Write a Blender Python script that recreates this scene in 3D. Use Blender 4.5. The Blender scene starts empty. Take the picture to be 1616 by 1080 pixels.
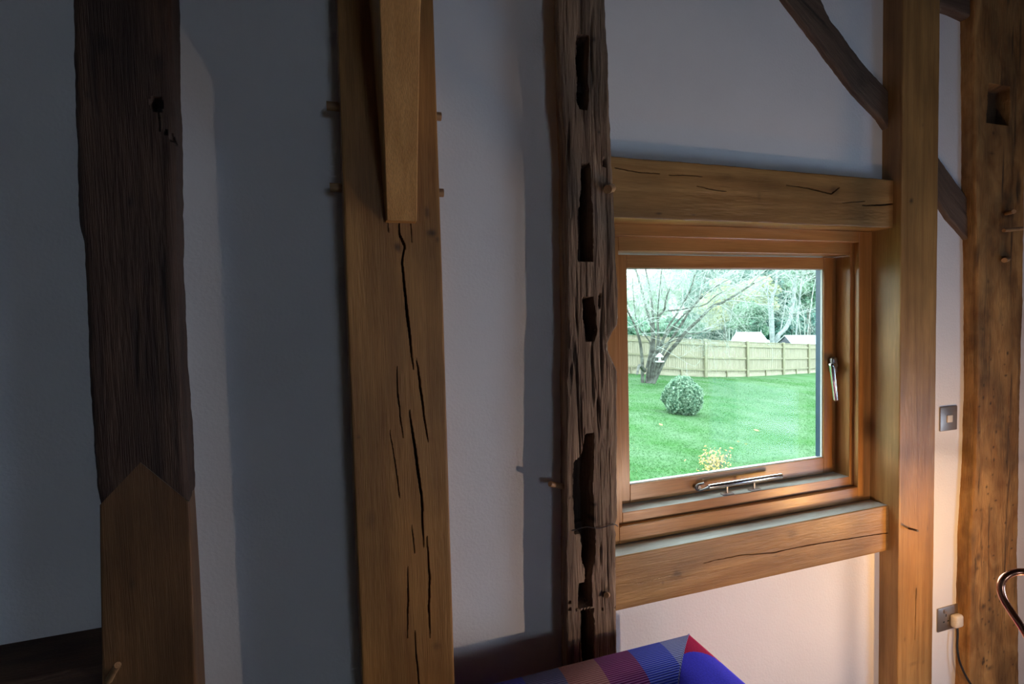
import bpy, bmesh, math, random
import numpy as np
from mathutils import Vector, Matrix
random.seed(7); RNG = np.random.default_rng(7)
SC = bpy.context.scene; COL = SC.collection
PI = math.pi

# ------------------------------------------------------------------ camera
F = 843.0; CX, CY = 808.0, 540.0
_ax = np.array([2519., -104., F]); _ax /= np.linalg.norm(_ax)
_dn = np.array([455., 17850., F]); _dn -= _dn @ _ax * _ax; _dn /= np.linalg.norm(_dn)
_ay = np.cross(_ax, -_dn)
if _ay[2] < 0: _ay = -_ay
RW = np.array([_ax, _ay, -_dn]); CAMP = np.array([0., 0., 1.5])
cam_d = bpy.data.cameras.new('camera'); cam = bpy.data.objects.new('camera', cam_d); COL.objects.link(cam)
cam_d.sensor_width = 36; cam_d.lens = F / 1616 * 36; cam_d.clip_start = .02; cam_d.clip_end = 500
_m = np.eye(4); _m[:3, 0] = RW[:, 0]; _m[:3, 1] = -RW[:, 1]; _m[:3, 2] = -RW[:, 2]; _m[:3, 3] = CAMP
cam.matrix_world = Matrix(_m.tolist()); SC.camera = cam

# ------------------------------------------------------------------ world, light, exposure
SC.view_settings.view_transform = 'Standard'; SC.view_settings.look = 'None'
SC.view_settings.gamma = 1; SC.view_settings.use_curve_mapping = False
SC.view_settings.exposure = 0.0
w = bpy.data.worlds.new('world'); SC.world = w; w.use_nodes = True
bg = w.node_tree.nodes['Background']; bg.inputs[0].default_value = (.82, .95, 1.0, 1); bg.inputs[1].default_value = 7.6

def area(name, loc, target, sx, sy, power, col):
    l = bpy.data.lights.new(name, 'AREA'); l.shape = 'RECTANGLE'; l.size = sx; l.size_y = sy
    l.energy = power; l.color = col
    o = bpy.data.objects.new(name, l); COL.objects.link(o); o.location = loc
    o.rotation_euler = (Vector(target) - Vector(loc)).to_track_quat('-Z', 'Y').to_euler()
    return o
# daylight areas added for cool light at made-up windows, opposite and right-hand walls
area('fill_daylight', (1.15, -6.12, 1.45), (1.15, 0, 1.45), .96, .86, 12, (.36, .54, 1.0))
area('fill_daylight', (2.66, -.1, .70), (0, -.1, .70), .78, .62, 10, (.25, .48, 1.0))
def bulb_light(loc, energy, col, r):
    l = bpy.data.lights.new('bulb_light', 'POINT'); l.energy = energy; l.color = col; l.shadow_soft_size = r
    o = bpy.data.objects.new('bulb_light', l); COL.objects.link(o); o.location = loc
PB = (1.30, .50, .70); OB = (1.85, .85, .72)                    # the pale table lamp's bulb, the copper lamp's bulb
bulb_light(PB, 14, (1.0, .76, .62), .008); bulb_light(OB, 9, (1.0, .54, .14), .016)

# ------------------------------------------------------------------ pixel -> place helpers
def ray(px, py): return RW @ np.array([(px - CX) / F, (py - CY) / F, 1.])
def PY(px, py, Y): d = ray(px, py); return CAMP + d * (Y / d[1])
def PZ(px, py, Z): d = ray(px, py); return CAMP + d * ((Z - 1.5) / d[2])
def PD(px, py, D): return CAMP + ray(px, py) * D
def XZ(px, py, Y): p = PY(px, py, Y); return (p[0], p[2])
GB, GC = -.0885, .0365
def ground(X, Y): return -1.0 + GB * (X - 4.18) + GC * (Y - 6.92)
def PG(px, py):
    d = ray(px, py)
    t = (1.5 - (-1.0 - GB * 4.18 - GC * 6.92)) / (GB * d[0] + GC * d[1] - d[2])
    return CAMP + d * t

# ------------------------------------------------------------------ object helpers
def tag(o, label=None, cat=None, group=None, kind=None):
    if label: o['label'] = label
    if cat: o['category'] = cat
    if group: o['group'] = group
    if kind: o['kind'] = kind
    return o
def empty(name, loc, label=None, cat=None, group=None, kind=None):
    o = bpy.data.objects.new(name, None); COL.objects.link(o); o.location = loc
    o.empty_display_size = .05
    return tag(o, label, cat, group, kind)
def link(name, me, mats, parent=None, origin=None):
    """link a mesh given in world coordinates, origin moved to the parent's place (or `origin`)"""
    if not isinstance(mats, (list, tuple)): mats = [mats]
    for m in mats: me.materials.append(m)
    o = bpy.data.objects.new(name, me); COL.objects.link(o)
    if parent is not None:
        o.parent = parent
        off = Vector(parent.location)
        if parent.parent: off = off + Vector(parent.parent.location)
        me.transform(Matrix.Translation(-off))
    elif origin is not None:
        me.transform(Matrix.Translation(-Vector(origin))); o.location = origin
    return o
def base_of(me):
    c = np.empty(len(me.vertices) * 3); me.vertices.foreach_get('co', c); c = c.reshape(-1, 3)
    return ((c[:, 0].min() + c[:, 0].max()) / 2, (c[:, 1].min() + c[:, 1].max()) / 2, c[:, 2].min())
def grain(me, axis='Z'):
    n = len(me.vertices); c = np.empty(n * 3, dtype=np.float32); me.vertices.foreach_get('co', c); c = c.reshape(-1, 3)
    if axis == 'Z': g = c[:, [2, 0, 1]]
    elif axis == 'X': g = c[:, [0, 2, 1]]
    else: g = c[:, [1, 0, 2]]
    g = g + RNG.random(3).astype(np.float32) * 7
    a = me.attributes.new('gr', 'FLOAT_VECTOR', 'POINT'); a.data.foreach_set('vector', np.ascontiguousarray(g, dtype=np.float32).ravel())
def bm_box(bm, x0, x1, y0, y1, z0, z1, bev=0, seg=2):
    r = bmesh.ops.create_cube(bm, size=1, matrix=Matrix.Translation(((x0+x1)/2, (y0+y1)/2, (z0+z1)/2)) @ Matrix.Diagonal((x1-x0, y1-y0, z1-z0, 1)))
    if bev > 0:
        es = list({e for v in r['verts'] for e in v.link_edges})
        bmesh.ops.bevel(bm, geom=es, offset=bev, segments=seg, affect='EDGES', profile=.5)
def mesh_of(bm, name='m', smooth=None):
    bmesh.ops.recalc_face_normals(bm, faces=bm.faces)
    me = bpy.data.meshes.new(name); bm.to_mesh(me); bm.free()
    if smooth is not None:
        me.polygons.foreach_set('use_smooth', [True] * len(me.polygons)); me.set_sharp_from_angle(angle=math.radians(smooth))
    return me
def wbox(name, b, mat, axis='Z', bev=.0015, parent=None, origin=None, top=None):
    bm = bmesh.new()
    for q in (b if isinstance(b[0], (list, tuple)) else [b]): bm_box(bm, *q, bev)
    me = mesh_of(bm, name); grain(me, axis)
    if top:
        for p_ in me.polygons: p_.material_index = int(p_.normal.z > .9)
        mat = [mat, top]
    return link(name, me, mat, parent, origin)
def sweep(pts, rad, n=10, cap=True):
    """tube along points, rad scalar or list; returns verts, faces"""
    pts = [Vector(p) for p in pts]; N = len(pts)
    if not hasattr(rad, '__len__'): rad = [rad] * N
    V, Fc = [], []; up = None
    for i, p in enumerate(pts):
        t = (pts[min(i+1, N-1)] - pts[max(i-1, 0)]).normalized()
        if up is None: up = t.orthogonal().normalized()
        up = (up - up.dot(t) * t)
        if up.length < 1e-6: up = t.orthogonal()
        up.normalize(); s = t.cross(up)
        for k in range(n):
            a = 2 * PI * k / n
            V.append(p + (up * math.cos(a) + s * math.sin(a)) * rad[i])
    for i in range(N - 1):
        for k in range(n):
            a = i*n + k; b = i*n + (k+1) % n
            Fc.append((a, b, b+n, a+n))
    if cap:
        Fc.append(tuple(range(n))[::-1]); Fc.append(tuple((N-1)*n + k for k in range(n)))
    return V, Fc
def spline(pts, m=8):
    pts = [Vector(p) for p in pts]; out = []
    P = [pts[0]*2 - pts[1]] + pts + [pts[-1]*2 - pts[-2]]
    for i in range(1, len(P)-2):
        for k in range(m):
            t = k / m; a, b, c, d = P[i-1], P[i], P[i+1], P[i+2]
            out.append(.5*((2*b) + (c-a)*t + (2*a-5*b+4*c-d)*t*t + (3*b-a-3*c+d)*t**3))
    out.append(pts[-1]); return out
def from_parts(parts, name='m', smooth=None):
    V, Fc = [], []
    for v, f in parts:
        o = len(V); V += [tuple(x) for x in v]; Fc += [tuple(i+o for i in q) for q in f]
    me = bpy.data.meshes.new(name); me.from_pydata(V, [], Fc); me.update()
    if smooth is not None:
        me.polygons.foreach_set('use_smooth', [True] * len(me.polygons)); me.set_sharp_from_angle(angle=math.radians(smooth))
    return me
def tube(name, pts, rad, mat, parent=None, n=12, origin=None, axis='Z'):
    me = from_parts([sweep(pts, rad, n)], name, 50); grain(me, axis)
    return link(name, me, mat, parent, origin)
def lathe(name, prof, c, mat, parent=None, n=32, origin=None):
    V, Fc = [], []; m = len(prof)
    for r, z in prof:
        for k in range(n):
            a = 2*PI*k/n; V.append((c[0] + r*math.cos(a), c[1] + r*math.sin(a), c[2] + z))
    for i in range(m-1):
        for k in range(n):
            a = i*n+k; b = i*n+(k+1) % n; Fc.append((a, b, b+n, a+n))
    Fc.append(tuple(range(n))[::-1]); Fc.append(tuple((m-1)*n+k for k in range(n)))
    return link(name, from_parts([(V, Fc)], name, 40), mat, parent, origin)

# ------------------------------------------------------------------ noise
def _h(i, j, s):
    n = (i * 374761393 + j * 668265263 + s * 2147483647) & 0xffffffff
    n = ((n ^ (n >> 13)) * 1274126177) & 0xffffffff
    return ((n ^ (n >> 16)) & 0xffff) / 65535.0
def vn(x, y, s=0):
    x = np.asarray(x, float) + 1000; y = np.asarray(y, float) + 1000
    i = np.floor(x).astype(np.int64); j = np.floor(y).astype(np.int64)
    a = x - i; b = y - j; a = a*a*(3-2*a); b = b*b*(3-2*b)
    return (_h(i, j, s)*(1-a) + _h(i+1, j, s)*a)*(1-b) + (_h(i, j+1, s)*(1-a) + _h(i+1, j+1, s)*a)*b
def fb(x, y, s=0, o=4):
    r = 0; a = .5
    for k in range(o): r = r + a*vn(x, y, s+k*17); x = x*2; y = y*2; a *= .5
    return r

# ------------------------------------------------------------------ materials
def mat_new(name):
    m = bpy.data.materials.new(name); m.use_nodes = True
    nt = m.node_tree; b = nt.nodes['Principled BSDF']; return m, nt, b
def N(nt, t, **k):
    n = nt.nodes.new(t)
    for a, v in k.items(): setattr(n, a, v)
    return n
def simple(name, col, rough=.5, metal=0, bump=0, bscale=200, spec=.5):
    m, nt, b = mat_new(name); b.inputs['Base Color'].default_value = (*col, 1)
    b.inputs['Roughness'].default_value = rough; b.inputs['Metallic'].default_value = metal
    b.inputs['Specular IOR Level'].default_value = spec
    tc = N(nt, 'ShaderNodeTexCoord'); no = N(nt, 'ShaderNodeTexNoise'); no.inputs['Scale'].default_value = bscale
    nt.links.new(tc.outputs['Object'], no.inputs['Vector'])
    mx = N(nt, 'ShaderNodeMix', data_type='RGBA'); mx.blend_type = 'MULTIPLY'; mx.inputs[0].default_value = .25
    mx.inputs[6].default_value = (*col, 1); nt.links.new(no.outputs['Fac'], mx.inputs[7]); 
    nt.links.new(mx.outputs[2], b.inputs['Base Color'])
    if bump:
        bp = N(nt, 'ShaderNodeBump'); bp.inputs['Strength'].default_value = bump; bp.inputs['Distance'].default_value = .002
        nt.links.new(no.outputs['Fac'], bp.inputs['Height']); nt.links.new(bp.outputs[0], b.inputs['Normal'])
    return m
def wood(name, c1, c2, dark=(.012, .007, .004), rough=.55, bump=.25, al=1.3, ac=34, blotch=.35, c3=None):
    m, nt, b = mat_new(name); L = nt.links.new
    at = N(nt, 'ShaderNodeAttribute', attribute_name='gr')
    mp = N(nt, 'ShaderNodeMapping'); mp.inputs['Scale'].default_value = (al, ac, ac); L(at.outputs['Vector'], mp.inputs[0])
    n1 = N(nt, 'ShaderNodeTexNoise'); n1.inputs['Scale'].default_value = 1; n1.inputs['Detail'].default_value = 6; n1.inputs['Distortion'].default_value = .9
    L(mp.outputs[0], n1.inputs['Vector'])
    mp2 = N(nt, 'ShaderNodeMapping'); mp2.inputs['Scale'].default_value = (14, 520, 520); L(at.outputs['Vector'], mp2.inputs[0])
    n2 = N(nt, 'ShaderNodeTexNoise'); n2.inputs['Scale'].default_value = 1; n2.inputs['Detail'].default_value = 2; L(mp2.outputs[0], n2.inputs['Vector'])
    mp3 = N(nt, 'ShaderNodeMapping'); mp3.inputs['Scale'].default_value = (3.5, 9, 9); L(at.outputs['Vector'], mp3.inputs[0])
    n3 = N(nt, 'ShaderNodeTexNoise'); n3.inputs['Scale'].default_value = 1; n3.inputs['Detail'].default_value = 4; L(mp3.outputs[0], n3.inputs['Vector'])
    r1 = N(nt, 'ShaderNodeValToRGB'); r1.color_ramp.elements[0].position = .32; r1.color_ramp.elements[1].position = .68
    r1.color_ramp.elements[0].color = (*c1, 1); r1.color_ramp.elements[1].color = (*c2, 1); L(n1.outputs['Fac'], r1.inputs[0])
    r2 = N(nt, 'ShaderNodeMapRange'); r2.inputs[1].default_value = .3; r2.inputs[2].default_value = .7; r2.inputs[3].default_value = .72; r2.inputs[4].default_value = 1.1
    L(n2.outputs['Fac'], r2.inputs[0])
    mu = N(nt, 'ShaderNodeMix', data_type='RGBA'); mu.blend_type = 'MULTIPLY'; mu.inputs[0].default_value = .7
    L(r1.outputs[0], mu.inputs[6]); L(r2.outputs[0], mu.inputs[7])
    r3 = N(nt, 'ShaderNodeMapRange'); r3.inputs[1].default_value = .35; r3.inputs[2].default_value = .65; r3.inputs[3].default_value = 1 - blotch; r3.inputs[4].default_value = 1.0
    L(n3.outputs['Fac'], r3.inputs[0])
    mu2 = N(nt, 'ShaderNodeMix', data_type='RGBA'); mu2.blend_type = 'MULTIPLY'; mu2.inputs[0].default_value = 1
    L(mu.outputs[2], mu2.inputs[6]); L(r3.outputs[0], mu2.inputs[7])
    st = N(nt, 'ShaderNodeAttribute', attribute_name='stain')
    ms = N(nt, 'ShaderNodeMix', data_type='RGBA'); L(st.outputs['Fac'], ms.inputs[0]); L(mu2.outputs[2], ms.inputs[6]); ms.inputs[7].default_value = (*dark, 1)
    L(ms.outputs[2], b.inputs['Base Color'])
    b.inputs['Roughness'].default_value = rough; b.inputs['Specular IOR Level'].default_value = .5
    ad = N(nt, 'ShaderNodeMath', operation='ADD'); L(n1.outputs['Fac'], ad.inputs[0]); L(n2.outputs['Fac'], ad.inputs[1])
    bp = N(nt, 'ShaderNodeBump'); bp.inputs['Strength'].default_value = bump; bp.inputs['Distance'].default_value = .003
    L(ad.outputs[0], bp.inputs['Height']); L(bp.outputs[0], b.inputs['Normal'])
    return m
M = {}
M['oak'] = wood('oak', (.34, .17, .05), (.49, .275, .095), rough=.42)
M['oak_mid'] = wood('oak_mid', (.36, .155, .036), (.50, .24, .065))
M['oak_foot'] = wood('oak_foot', (.17, .075, .024), (.24, .115, .04))
M['oak_new'] = wood('oak_new', (.50, .235, .06), (.64, .33, .10), blotch=.2)
M['joinery'] = wood('joinery_oak', (.40, .17, .045), (.52, .25, .08), blotch=.12, al=2.0, ac=45, rough=.30, bump=.1)
M['skylit'] = wood('skylit_oak', (.56, .55, .50), (.74, .73, .68), blotch=.12, rough=.6, bump=.2)  # paler oak for upward faces, window light put into the colour
M['peg'] = wood('peg_oak', (.45, .24, .10), (.60, .36, .17))
M['old'] = wood('weathered_oak', (.13, .072, .038), (.46, .30, .185), bump=.9, al=2.2, ac=60, blotch=.45, rough=.8)
M['old_dark'] = wood('dark_old_oak', (.06, .028, .016), (.115, .06, .034), bump=.6, al=1.6, ac=30, blotch=.5, rough=.7)
M['old_right'] = wood('worn_old_oak', (.34, .15, .035), (.58, .32, .105), bump=.9, al=9, ac=17, blotch=.55, rough=.75)
M['old_brace'] = wood('brace_old_oak', (.10, .06, .038), (.19, .125, .08), bump=.6, al=2.5, ac=45, blotch=.35, rough=.75)

def plaster(name, c):
    m, nt, b = mat_new(name); L = nt.links.new
    tc = N(nt, 'ShaderNodeTexCoord')
    n1 = N(nt, 'ShaderNodeTexNoise'); n1.inputs['Scale'].default_value = 5; n1.inputs['Detail'].default_value = 6; L(tc.outputs['Object'], n1.inputs['Vector'])
    n2 = N(nt, 'ShaderNodeTexNoise'); n2.inputs['Scale'].default_value = 140; n2.inputs['Detail'].default_value = 3; L(tc.outputs['Object'], n2.inputs['Vector'])
    mr = N(nt, 'ShaderNodeMapRange'); mr.inputs[3].default_value = .93; mr.inputs[4].default_value = 1.04; L(n1.outputs['Fac'], mr.inputs[0])
    mu = N(nt, 'ShaderNodeMix', data_type='RGBA'); mu.blend_type = 'MULTIPLY'; mu.inputs[0].default_value = 1; mu.inputs[6].default_value = (*c, 1)
    L(mr.outputs[0], mu.inputs[7]); L(mu.outputs[2], b.inputs['Base Color']); b.inputs['Roughness'].default_value = .85; b.inputs['Specular IOR Level'].default_value = .2
    ma = N(nt, 'ShaderNodeMath', operation='MULTIPLY_ADD'); ma.inputs[1].default_value = 4; L(n1.outputs['Fac'], ma.inputs[0]); L(n2.outputs['Fac'], ma.inputs[2])
    bp = N(nt, 'ShaderNodeBump'); bp.inputs['Strength'].default_value = .35; bp.inputs['Distance'].default_value = .0025
    L(ma.outputs[0], bp.inputs['Height']); L(bp.outputs[0], b.inputs['Normal']); return m
M['plaster'] = plaster('lime_plaster', (.80, .78, .77))
M['boards'] = simple('dark_boards', (.10, .06, .035), .7, bscale=6)
M['floor'] = simple('floorboards', (.13, .075, .045), .5, bscale=6)
M['chrome'] = simple('brushed_steel', (.82, .82, .84), .18, 1, bscale=40)
M['steel'] = simple('dull_steel', (.45, .43, .42), .35, 1, bscale=40)
M['nickel'] = simple('satin_plate', (.42, .36, .31), .42, .8, bscale=20)
M['dark'] = simple('black_rubber', (.02, .02, .022), .6)
M['cream'] = simple('cream_plastic', (.80, .72, .60), .4)
M['spacer'] = simple('window_spacer', (.025, .06, .11), .35, 0)
M['bead'] = simple('pale_gasket', (.62, .62, .60), .5)
M['copper'] = simple('copper', (.80, .36, .22), .22, 1, bscale=30)
M['wire'] = simple('iron_wire', (.10, .09, .09), .5, .8)
m, nt, b = mat_new('clear_glass'); g = N(nt, 'ShaderNodeBsdfTransparent'); gl = N(nt, 'ShaderNodeBsdfGlossy'); gl.inputs['Roughness'].default_value = .02
g.inputs[0].default_value = (.97, .99, .985, 1)
mx = N(nt, 'ShaderNodeMixShader'); fr = N(nt, 'ShaderNodeLayerWeight'); fr.inputs[0].default_value = .5
pw = N(nt, 'ShaderNodeMath', operation='POWER'); pw.inputs[1].default_value = 5; nt.links.new(fr.outputs['Facing'], pw.inputs[0])
ad_ = N(nt, 'ShaderNodeMath', operation='MULTIPLY_ADD'); ad_.inputs[1].default_value = .5; ad_.inputs[2].default_value = .003; nt.links.new(pw.outputs[0], ad_.inputs[0])
nt.links.new(ad_.outputs[0], mx.inputs[0]); nt.links.new(g.outputs[0], mx.inputs[1]); nt.links.new(gl.outputs[0], mx.inputs[2])
nt.links.new(mx.outputs[0], nt.nodes['Material Output'].inputs[0]); M['glass'] = m
m, nt, b = mat_new('bulb_glass'); b.inputs['Base Color'].default_value = (1, .8, .5, 1)
em = N(nt, 'ShaderNodeEmission'); em.inputs[0].default_value = (1, .62, .30, 1); em.inputs[1].default_value = 12; tr = N(nt, 'ShaderNodeBsdfTransparent'); tr.inputs[0].default_value = (1, .95, .88, 1)
mx = N(nt, 'ShaderNodeMixShader'); mx.inputs[0].default_value = .15; nt.links.new(tr.outputs[0], mx.inputs[1]); nt.links.new(em.outputs[0], mx.inputs[2]); nt.links.new(mx.outputs[0], nt.nodes['Material Output'].inputs[0]); M['bulb'] = m

# ------------------------------------------------------------------ timber builder
def timber(name, mat, Lp, Rp, Yf, Yb, axis='Z', u0=None, u1=None, du=.006, dv=.003, rough=.0006, fis=0, rnd=.003,
           pockets=(), cracks=(), knots=(), LB=None, RB=None, jit=.0, seed=0, ns=6, parent=None, clip=None, cut=None, origin=None, top_mat=None):
    """a squared timber lying in the wall plane. Lp, Rp: front arrises as (X, Z) points; LB, RB: where its sides meet the wall"""
    Lp = np.array(Lp, float); Rp = np.array(Rp, float)
    LB = Lp if LB is None else np.array(LB, float); RB = Rp if RB is None else np.array(RB, float)
    if axis in 'ZX':
        ka, kc = (1, 0) if axis == 'Z' else (0, 1)
        if u0 is None: u0 = Lp[:, ka].min()
        if u1 is None: u1 = Lp[:, ka].max()
        n = max(2, int((u1-u0)/du)); U = np.linspace(u0, u1, n)
        def ed(P):
            P = P[np.argsort(P[:, ka])]; r = np.zeros((n, 2)); r[:, ka] = U; r[:, kc] = np.interp(U, P[:, ka], P[:, kc]); return r
        L_, R_, LB_, RB_ = ed(Lp), ed(Rp), ed(LB), ed(RB)
    else:
        kc = None
        seg = np.r_[0, np.cumsum(np.linalg.norm(np.diff((Lp+Rp)/2, axis=0), axis=1))]; n = max(2, int(seg[-1]/du)); U = np.linspace(0, seg[-1], n)
        def ed(P): return np.stack([np.interp(U, seg, P[:, 0]), np.interp(U, seg, P[:, 1])], 1)
        L_, R_, LB_, RB_ = ed(Lp), ed(Rp), ed(LB), ed(RB)
    dirv = (R_ - L_); wid = np.linalg.norm(dirv, axis=1); dn_ = dirv / wid[:, None]
    if jit:
        jl = (fb(U*9, U*0+3, seed+1)-.47)*jit + (fb(U*55, U*0+9, seed+5)-.47)*jit*.45
        jr = (fb(U*9, U*0+5, seed+2)-.47)*jit + (fb(U*55, U*0+7, seed+6)-.47)*jit*.45
        L_ = L_ + dn_*jl[:, None]; LB_ = LB_ + dn_*jl[:, None]; R_ = R_ + dn_*jr[:, None]; RB_ = RB_ + dn_*jr[:, None]
    W = float(np.median(np.linalg.norm(R_-L_, axis=1)))
    nf = max(4, int(W/dv))
    e = min(.1, 3*rnd/W)
    vs = np.unique(np.r_[0, e*np.array([.05, .15, .33, .66]), np.linspace(e, 1-e, nf), 1-e*np.array([.66, .33, .15, .05]), 1])
    D = Yb - Yf
    Uf, Vf = np.meshgrid(U, vs, indexing='ij')
    P = L_[:, None, :]*(1-Vf[..., None]) + R_[:, None, :]*Vf[..., None]
    wl = np.linalg.norm(R_-L_, axis=1)[:, None]
    ac = P[..., kc] if kc is not None else Vf*wl
    dl = Vf*wl; dr = (1-Vf)*wl; de = np.minimum(dl, dr)
    inn = np.zeros_like(de)                                     # depth pushed in from the front face
    k = de < rnd; inn[k] = rnd - np.sqrt(np.maximum(0, rnd**2 - (rnd-de[k])**2))
    inn += (fb(Uf*6, ac*14, seed+11)-.47)*rough*3 + (fb(Uf*30, ac*180, seed+12)-.47)*rough*2
    st = np.zeros_like(de)
    if fis:
        q = fb(Uf*5 + 3*fb(Uf*2, ac*20, seed+31), ac*75, seed+21, 3); r = np.clip((q-.56)/.2, 0, 1); inn += r*fis; st = np.maximum(st, r*.8)
        q = fb(Uf*9, ac*230, seed+22, 2); r = np.clip((q-.42)/.25, 0, 1); inn += r*fis*.35
        q = fb(Uf*3, ac*9, seed+24, 2); inn += (q-.35)*fis*1.2
    for pk in pockets:                                          # pk: (depth, [(u, lo, hi)...])
        dp, rows = pk; rows = sorted(rows); a = np.array(rows)
        lo = np.interp(Uf, a[:, 0], a[:, 1]) + (fb(Uf*60, Uf*0+1, seed+41)-.47)*.007
        hi = np.interp(Uf, a[:, 0], a[:, 2]) + (fb(Uf*60, Uf*0+2, seed+42)-.47)*.007
        m_ = np.clip(np.minimum(ac-lo, hi-ac)/.0035 + .5, 0, 1) * np.clip((Uf-a[0, 0])/.005 + .5, 0, 1) * np.clip((a[-1, 0]-Uf)/.005 + .5, 0, 1)
        inn = np.maximum(inn, m_*dp); st = np.maximum(st, m_*.75)
    for cr in cracks:                                           # cr: (depth, [(u, v, width)...])
        dp, rows = cr; a = np.array(sorted(rows))
        c = np.interp(Uf, a[:, 0], a[:, 1]) + (fb(Uf*45, Uf*0+1, seed+51, 3)-.47)*.003; hw = np.interp(Uf, a[:, 0], a[:, 2])/2
        m_ = np.clip((hw*.85 + dv*.22 - np.abs(ac-c))/(dv*.6), 0, 1) * (Uf >= a[0, 0]) * (Uf <= a[-1, 0])
        m_ = m_*np.clip(hw/.0012, .35, 1)
        inn = np.maximum(inn, m_*dp); st = np.maximum(st, m_*.95)
    for (ku, kv, ru, rv, s_) in knots:
        d2 = np.sqrt(((Uf-ku)/ru)**2 + ((ac-kv)/rv)**2) + (fb(Uf*70, ac*70, seed+61)-.47)*.9
        st = np.maximum(st, s_*np.clip(1.25-d2, 0, 1)**1.3)
    Yv = Yf + np.minimum(inn, D*.92)
    front = np.stack([P[..., 0], Yv, P[..., 1]], -1)
    def side(B, A, yf):                                         # from the wall to the front arris
        t = np.linspace(0, 1, ns+1)[:-1]
        q = B[:, None, :]*(1-t[None, :, None]) + A[:, None, :]*t[None, :, None]
        y = Yb*(1-t)[None, :] + yf[:, None]*t[None, :]
        bump_ = (fb(U[:, None]*12, y*60, seed+71)-.47)*(rough*4+fis*.8)*np.sin(PI*np.clip(t, 0, 1))[None, :]
        q = q + dn_[:, None, :]*bump_[..., None]
        return np.stack([q[..., 0], y, q[..., 1]], -1)
    sl = side(LB_, front[:, 0][:, [0, 2]], front[:, 0, 1]); sr = side(RB_, front[:, -1][:, [0, 2]], front[:, -1, 1])[:, ::-1]
    G = np.concatenate([sl, front, sr], 1); n_, m_ = G.shape[:2]
    z = np.zeros((n_, ns)); S = np.concatenate([z, st, z], 1)
    cross = np.concatenate([ac[:, :1] - (np.abs(sl[..., 1]-Yf)), ac, ac[:, -1:] + np.abs(sr[..., 1]-Yf)], 1)
    gr = np.stack([np.repeat(U[:, None], m_, 1), cross, G[..., 1]*.6], -1) + RNG.random(3)*5
    idx = np.arange(n_*m_).reshape(n_, m_)
    Fq = np.stack([idx[:-1, :-1], idx[:-1, 1:], idx[1:, 1:], idx[1:, :-1]], -1).reshape(-1, 4)
    Bk = np.stack([idx[:-1, -1], idx[:-1, 0], idx[1:, 0], idx[1:, -1]], -1)
    faces = np.concatenate([Fq, Bk]).tolist() + [idx[0].tolist()[::-1], idx[-1].tolist()]
    me = bpy.data.meshes.new(name); me.from_pydata(G.reshape(-1, 3).tolist(), [], faces)
    a = me.attributes.new('gr', 'FLOAT_VECTOR', 'POINT'); a.data.foreach_set('vector', gr.reshape(-1).astype(np.float32))
    a = me.attributes.new('stain', 'FLOAT', 'POINT'); a.data.foreach_set('value', S.reshape(-1).astype(np.float32))
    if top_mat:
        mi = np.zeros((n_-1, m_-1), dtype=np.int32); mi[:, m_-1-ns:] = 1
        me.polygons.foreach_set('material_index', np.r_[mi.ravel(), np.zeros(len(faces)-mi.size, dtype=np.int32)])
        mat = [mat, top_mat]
    me.update()
    bm = bmesh.new(); bm.from_mesh(me)
    if cut: cut(bm)
    bmesh.ops.recalc_face_normals(bm, faces=bm.faces); bm.to_mesh(me); bm.free()
    me.polygons.foreach_set('use_smooth', [True]*len(me.polygons)); me.set_sharp_from_angle(angle=math.radians(38))
    if parent is None and origin is None: origin = base_of(me)
    return link(name, me, mat, parent, origin)
def pts(Y, *pp): return [XZ(x, y, Y) for x, y in pp]
def crk(Y, dp, axis, *rows):
    out = []
    for x, y, wpx in rows:
        X, Z = XZ(x, y, Y); d = float(RW[:, 2] @ (PY(x, y, Y) - CAMP))
        out.append((Z, X, wpx*d/F) if axis == 'Z' else (X, Z, wpx*d/F))
    return (dp, out)
def pkt(Y, dp, *rows):
    out = []
    for y, xa, xb in rows:
        A = XZ(xa, y, Y); B = XZ(xb, y, Y); out.append(((A[1]+B[1])/2, A[0], B[0]))
    return (dp, out)
def knot(Y, axis, x, y, rx, ry, s):
    X, Z = XZ(x, y, Y); d = float(RW[:, 2] @ (PY(x, y, Y) - CAMP))/F
    return (Z, X, ry*d, rx*d, s) if axis == 'Z' else (X, Z, rx*d, ry*d, s)
HT = 3.6; WY = 1.28                                             # ceiling height, plaster plane

# ------------------------------------------------------------------ room shell
def shell(name, boxes, mat):
    bm = bmesh.new()
    for q in boxes: bm_box(bm, *q)
    me = mesh_of(bm, name); o = link(name, me, mat); tag(o, kind='structure'); return o
HX0, HX1, HZ0, HZ1 = .58, 1.80, .76, 1.83
shell('wall_north', [(-5.1, HX0, WY, WY+.24, 0, HT), (HX1, 2.7, WY, WY+.24, 0, HT), (HX0, HX1, WY, WY+.24, 0, HZ0), (HX0, HX1, WY, WY+.24, HZ1, HT)], M['plaster'])
shell('wall_west', [(-5.2, -5.1, -6.3, WY+.24, 0, HT)], M['plaster'])
shell('wall_east', [(2.7, 2.94, .34, WY+.24, 0, HT), (2.7, 2.94, -6.3, -.54, 0, HT), (2.7, 2.94, -.54, .34, 0, .34), (2.7, 2.94, -.54, .34, 1.06, HT)], M['boards'])
w3 = empty('added_window_3', (2.8, -.1, .34), kind='structure')  # unseen low window, made up to let in cool fill
shell('wall_south', [(-5.1, .6, -6.3, -6.15, 0, HT), (1.7, 2.7, -6.3, -6.15, 0, HT), (.6, 1.7, -6.3, -6.15, 0, .95), (.6, 1.7, -6.3, -6.15, 1.95, HT)], M['plaster'])
shell('floor', [(-5.2, 2.94, -6.3, WY+.24, -.12, 0)], M['floor'])
shell('ceiling', [(-5.2, 2.94, -6.3, WY+.24, HT, HT+.12)], M['boards'])
w2 = empty('added_window_2', (1.15, -6.2, .95), kind='structure')  # unseen window added in this wall to supply cool light
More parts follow.
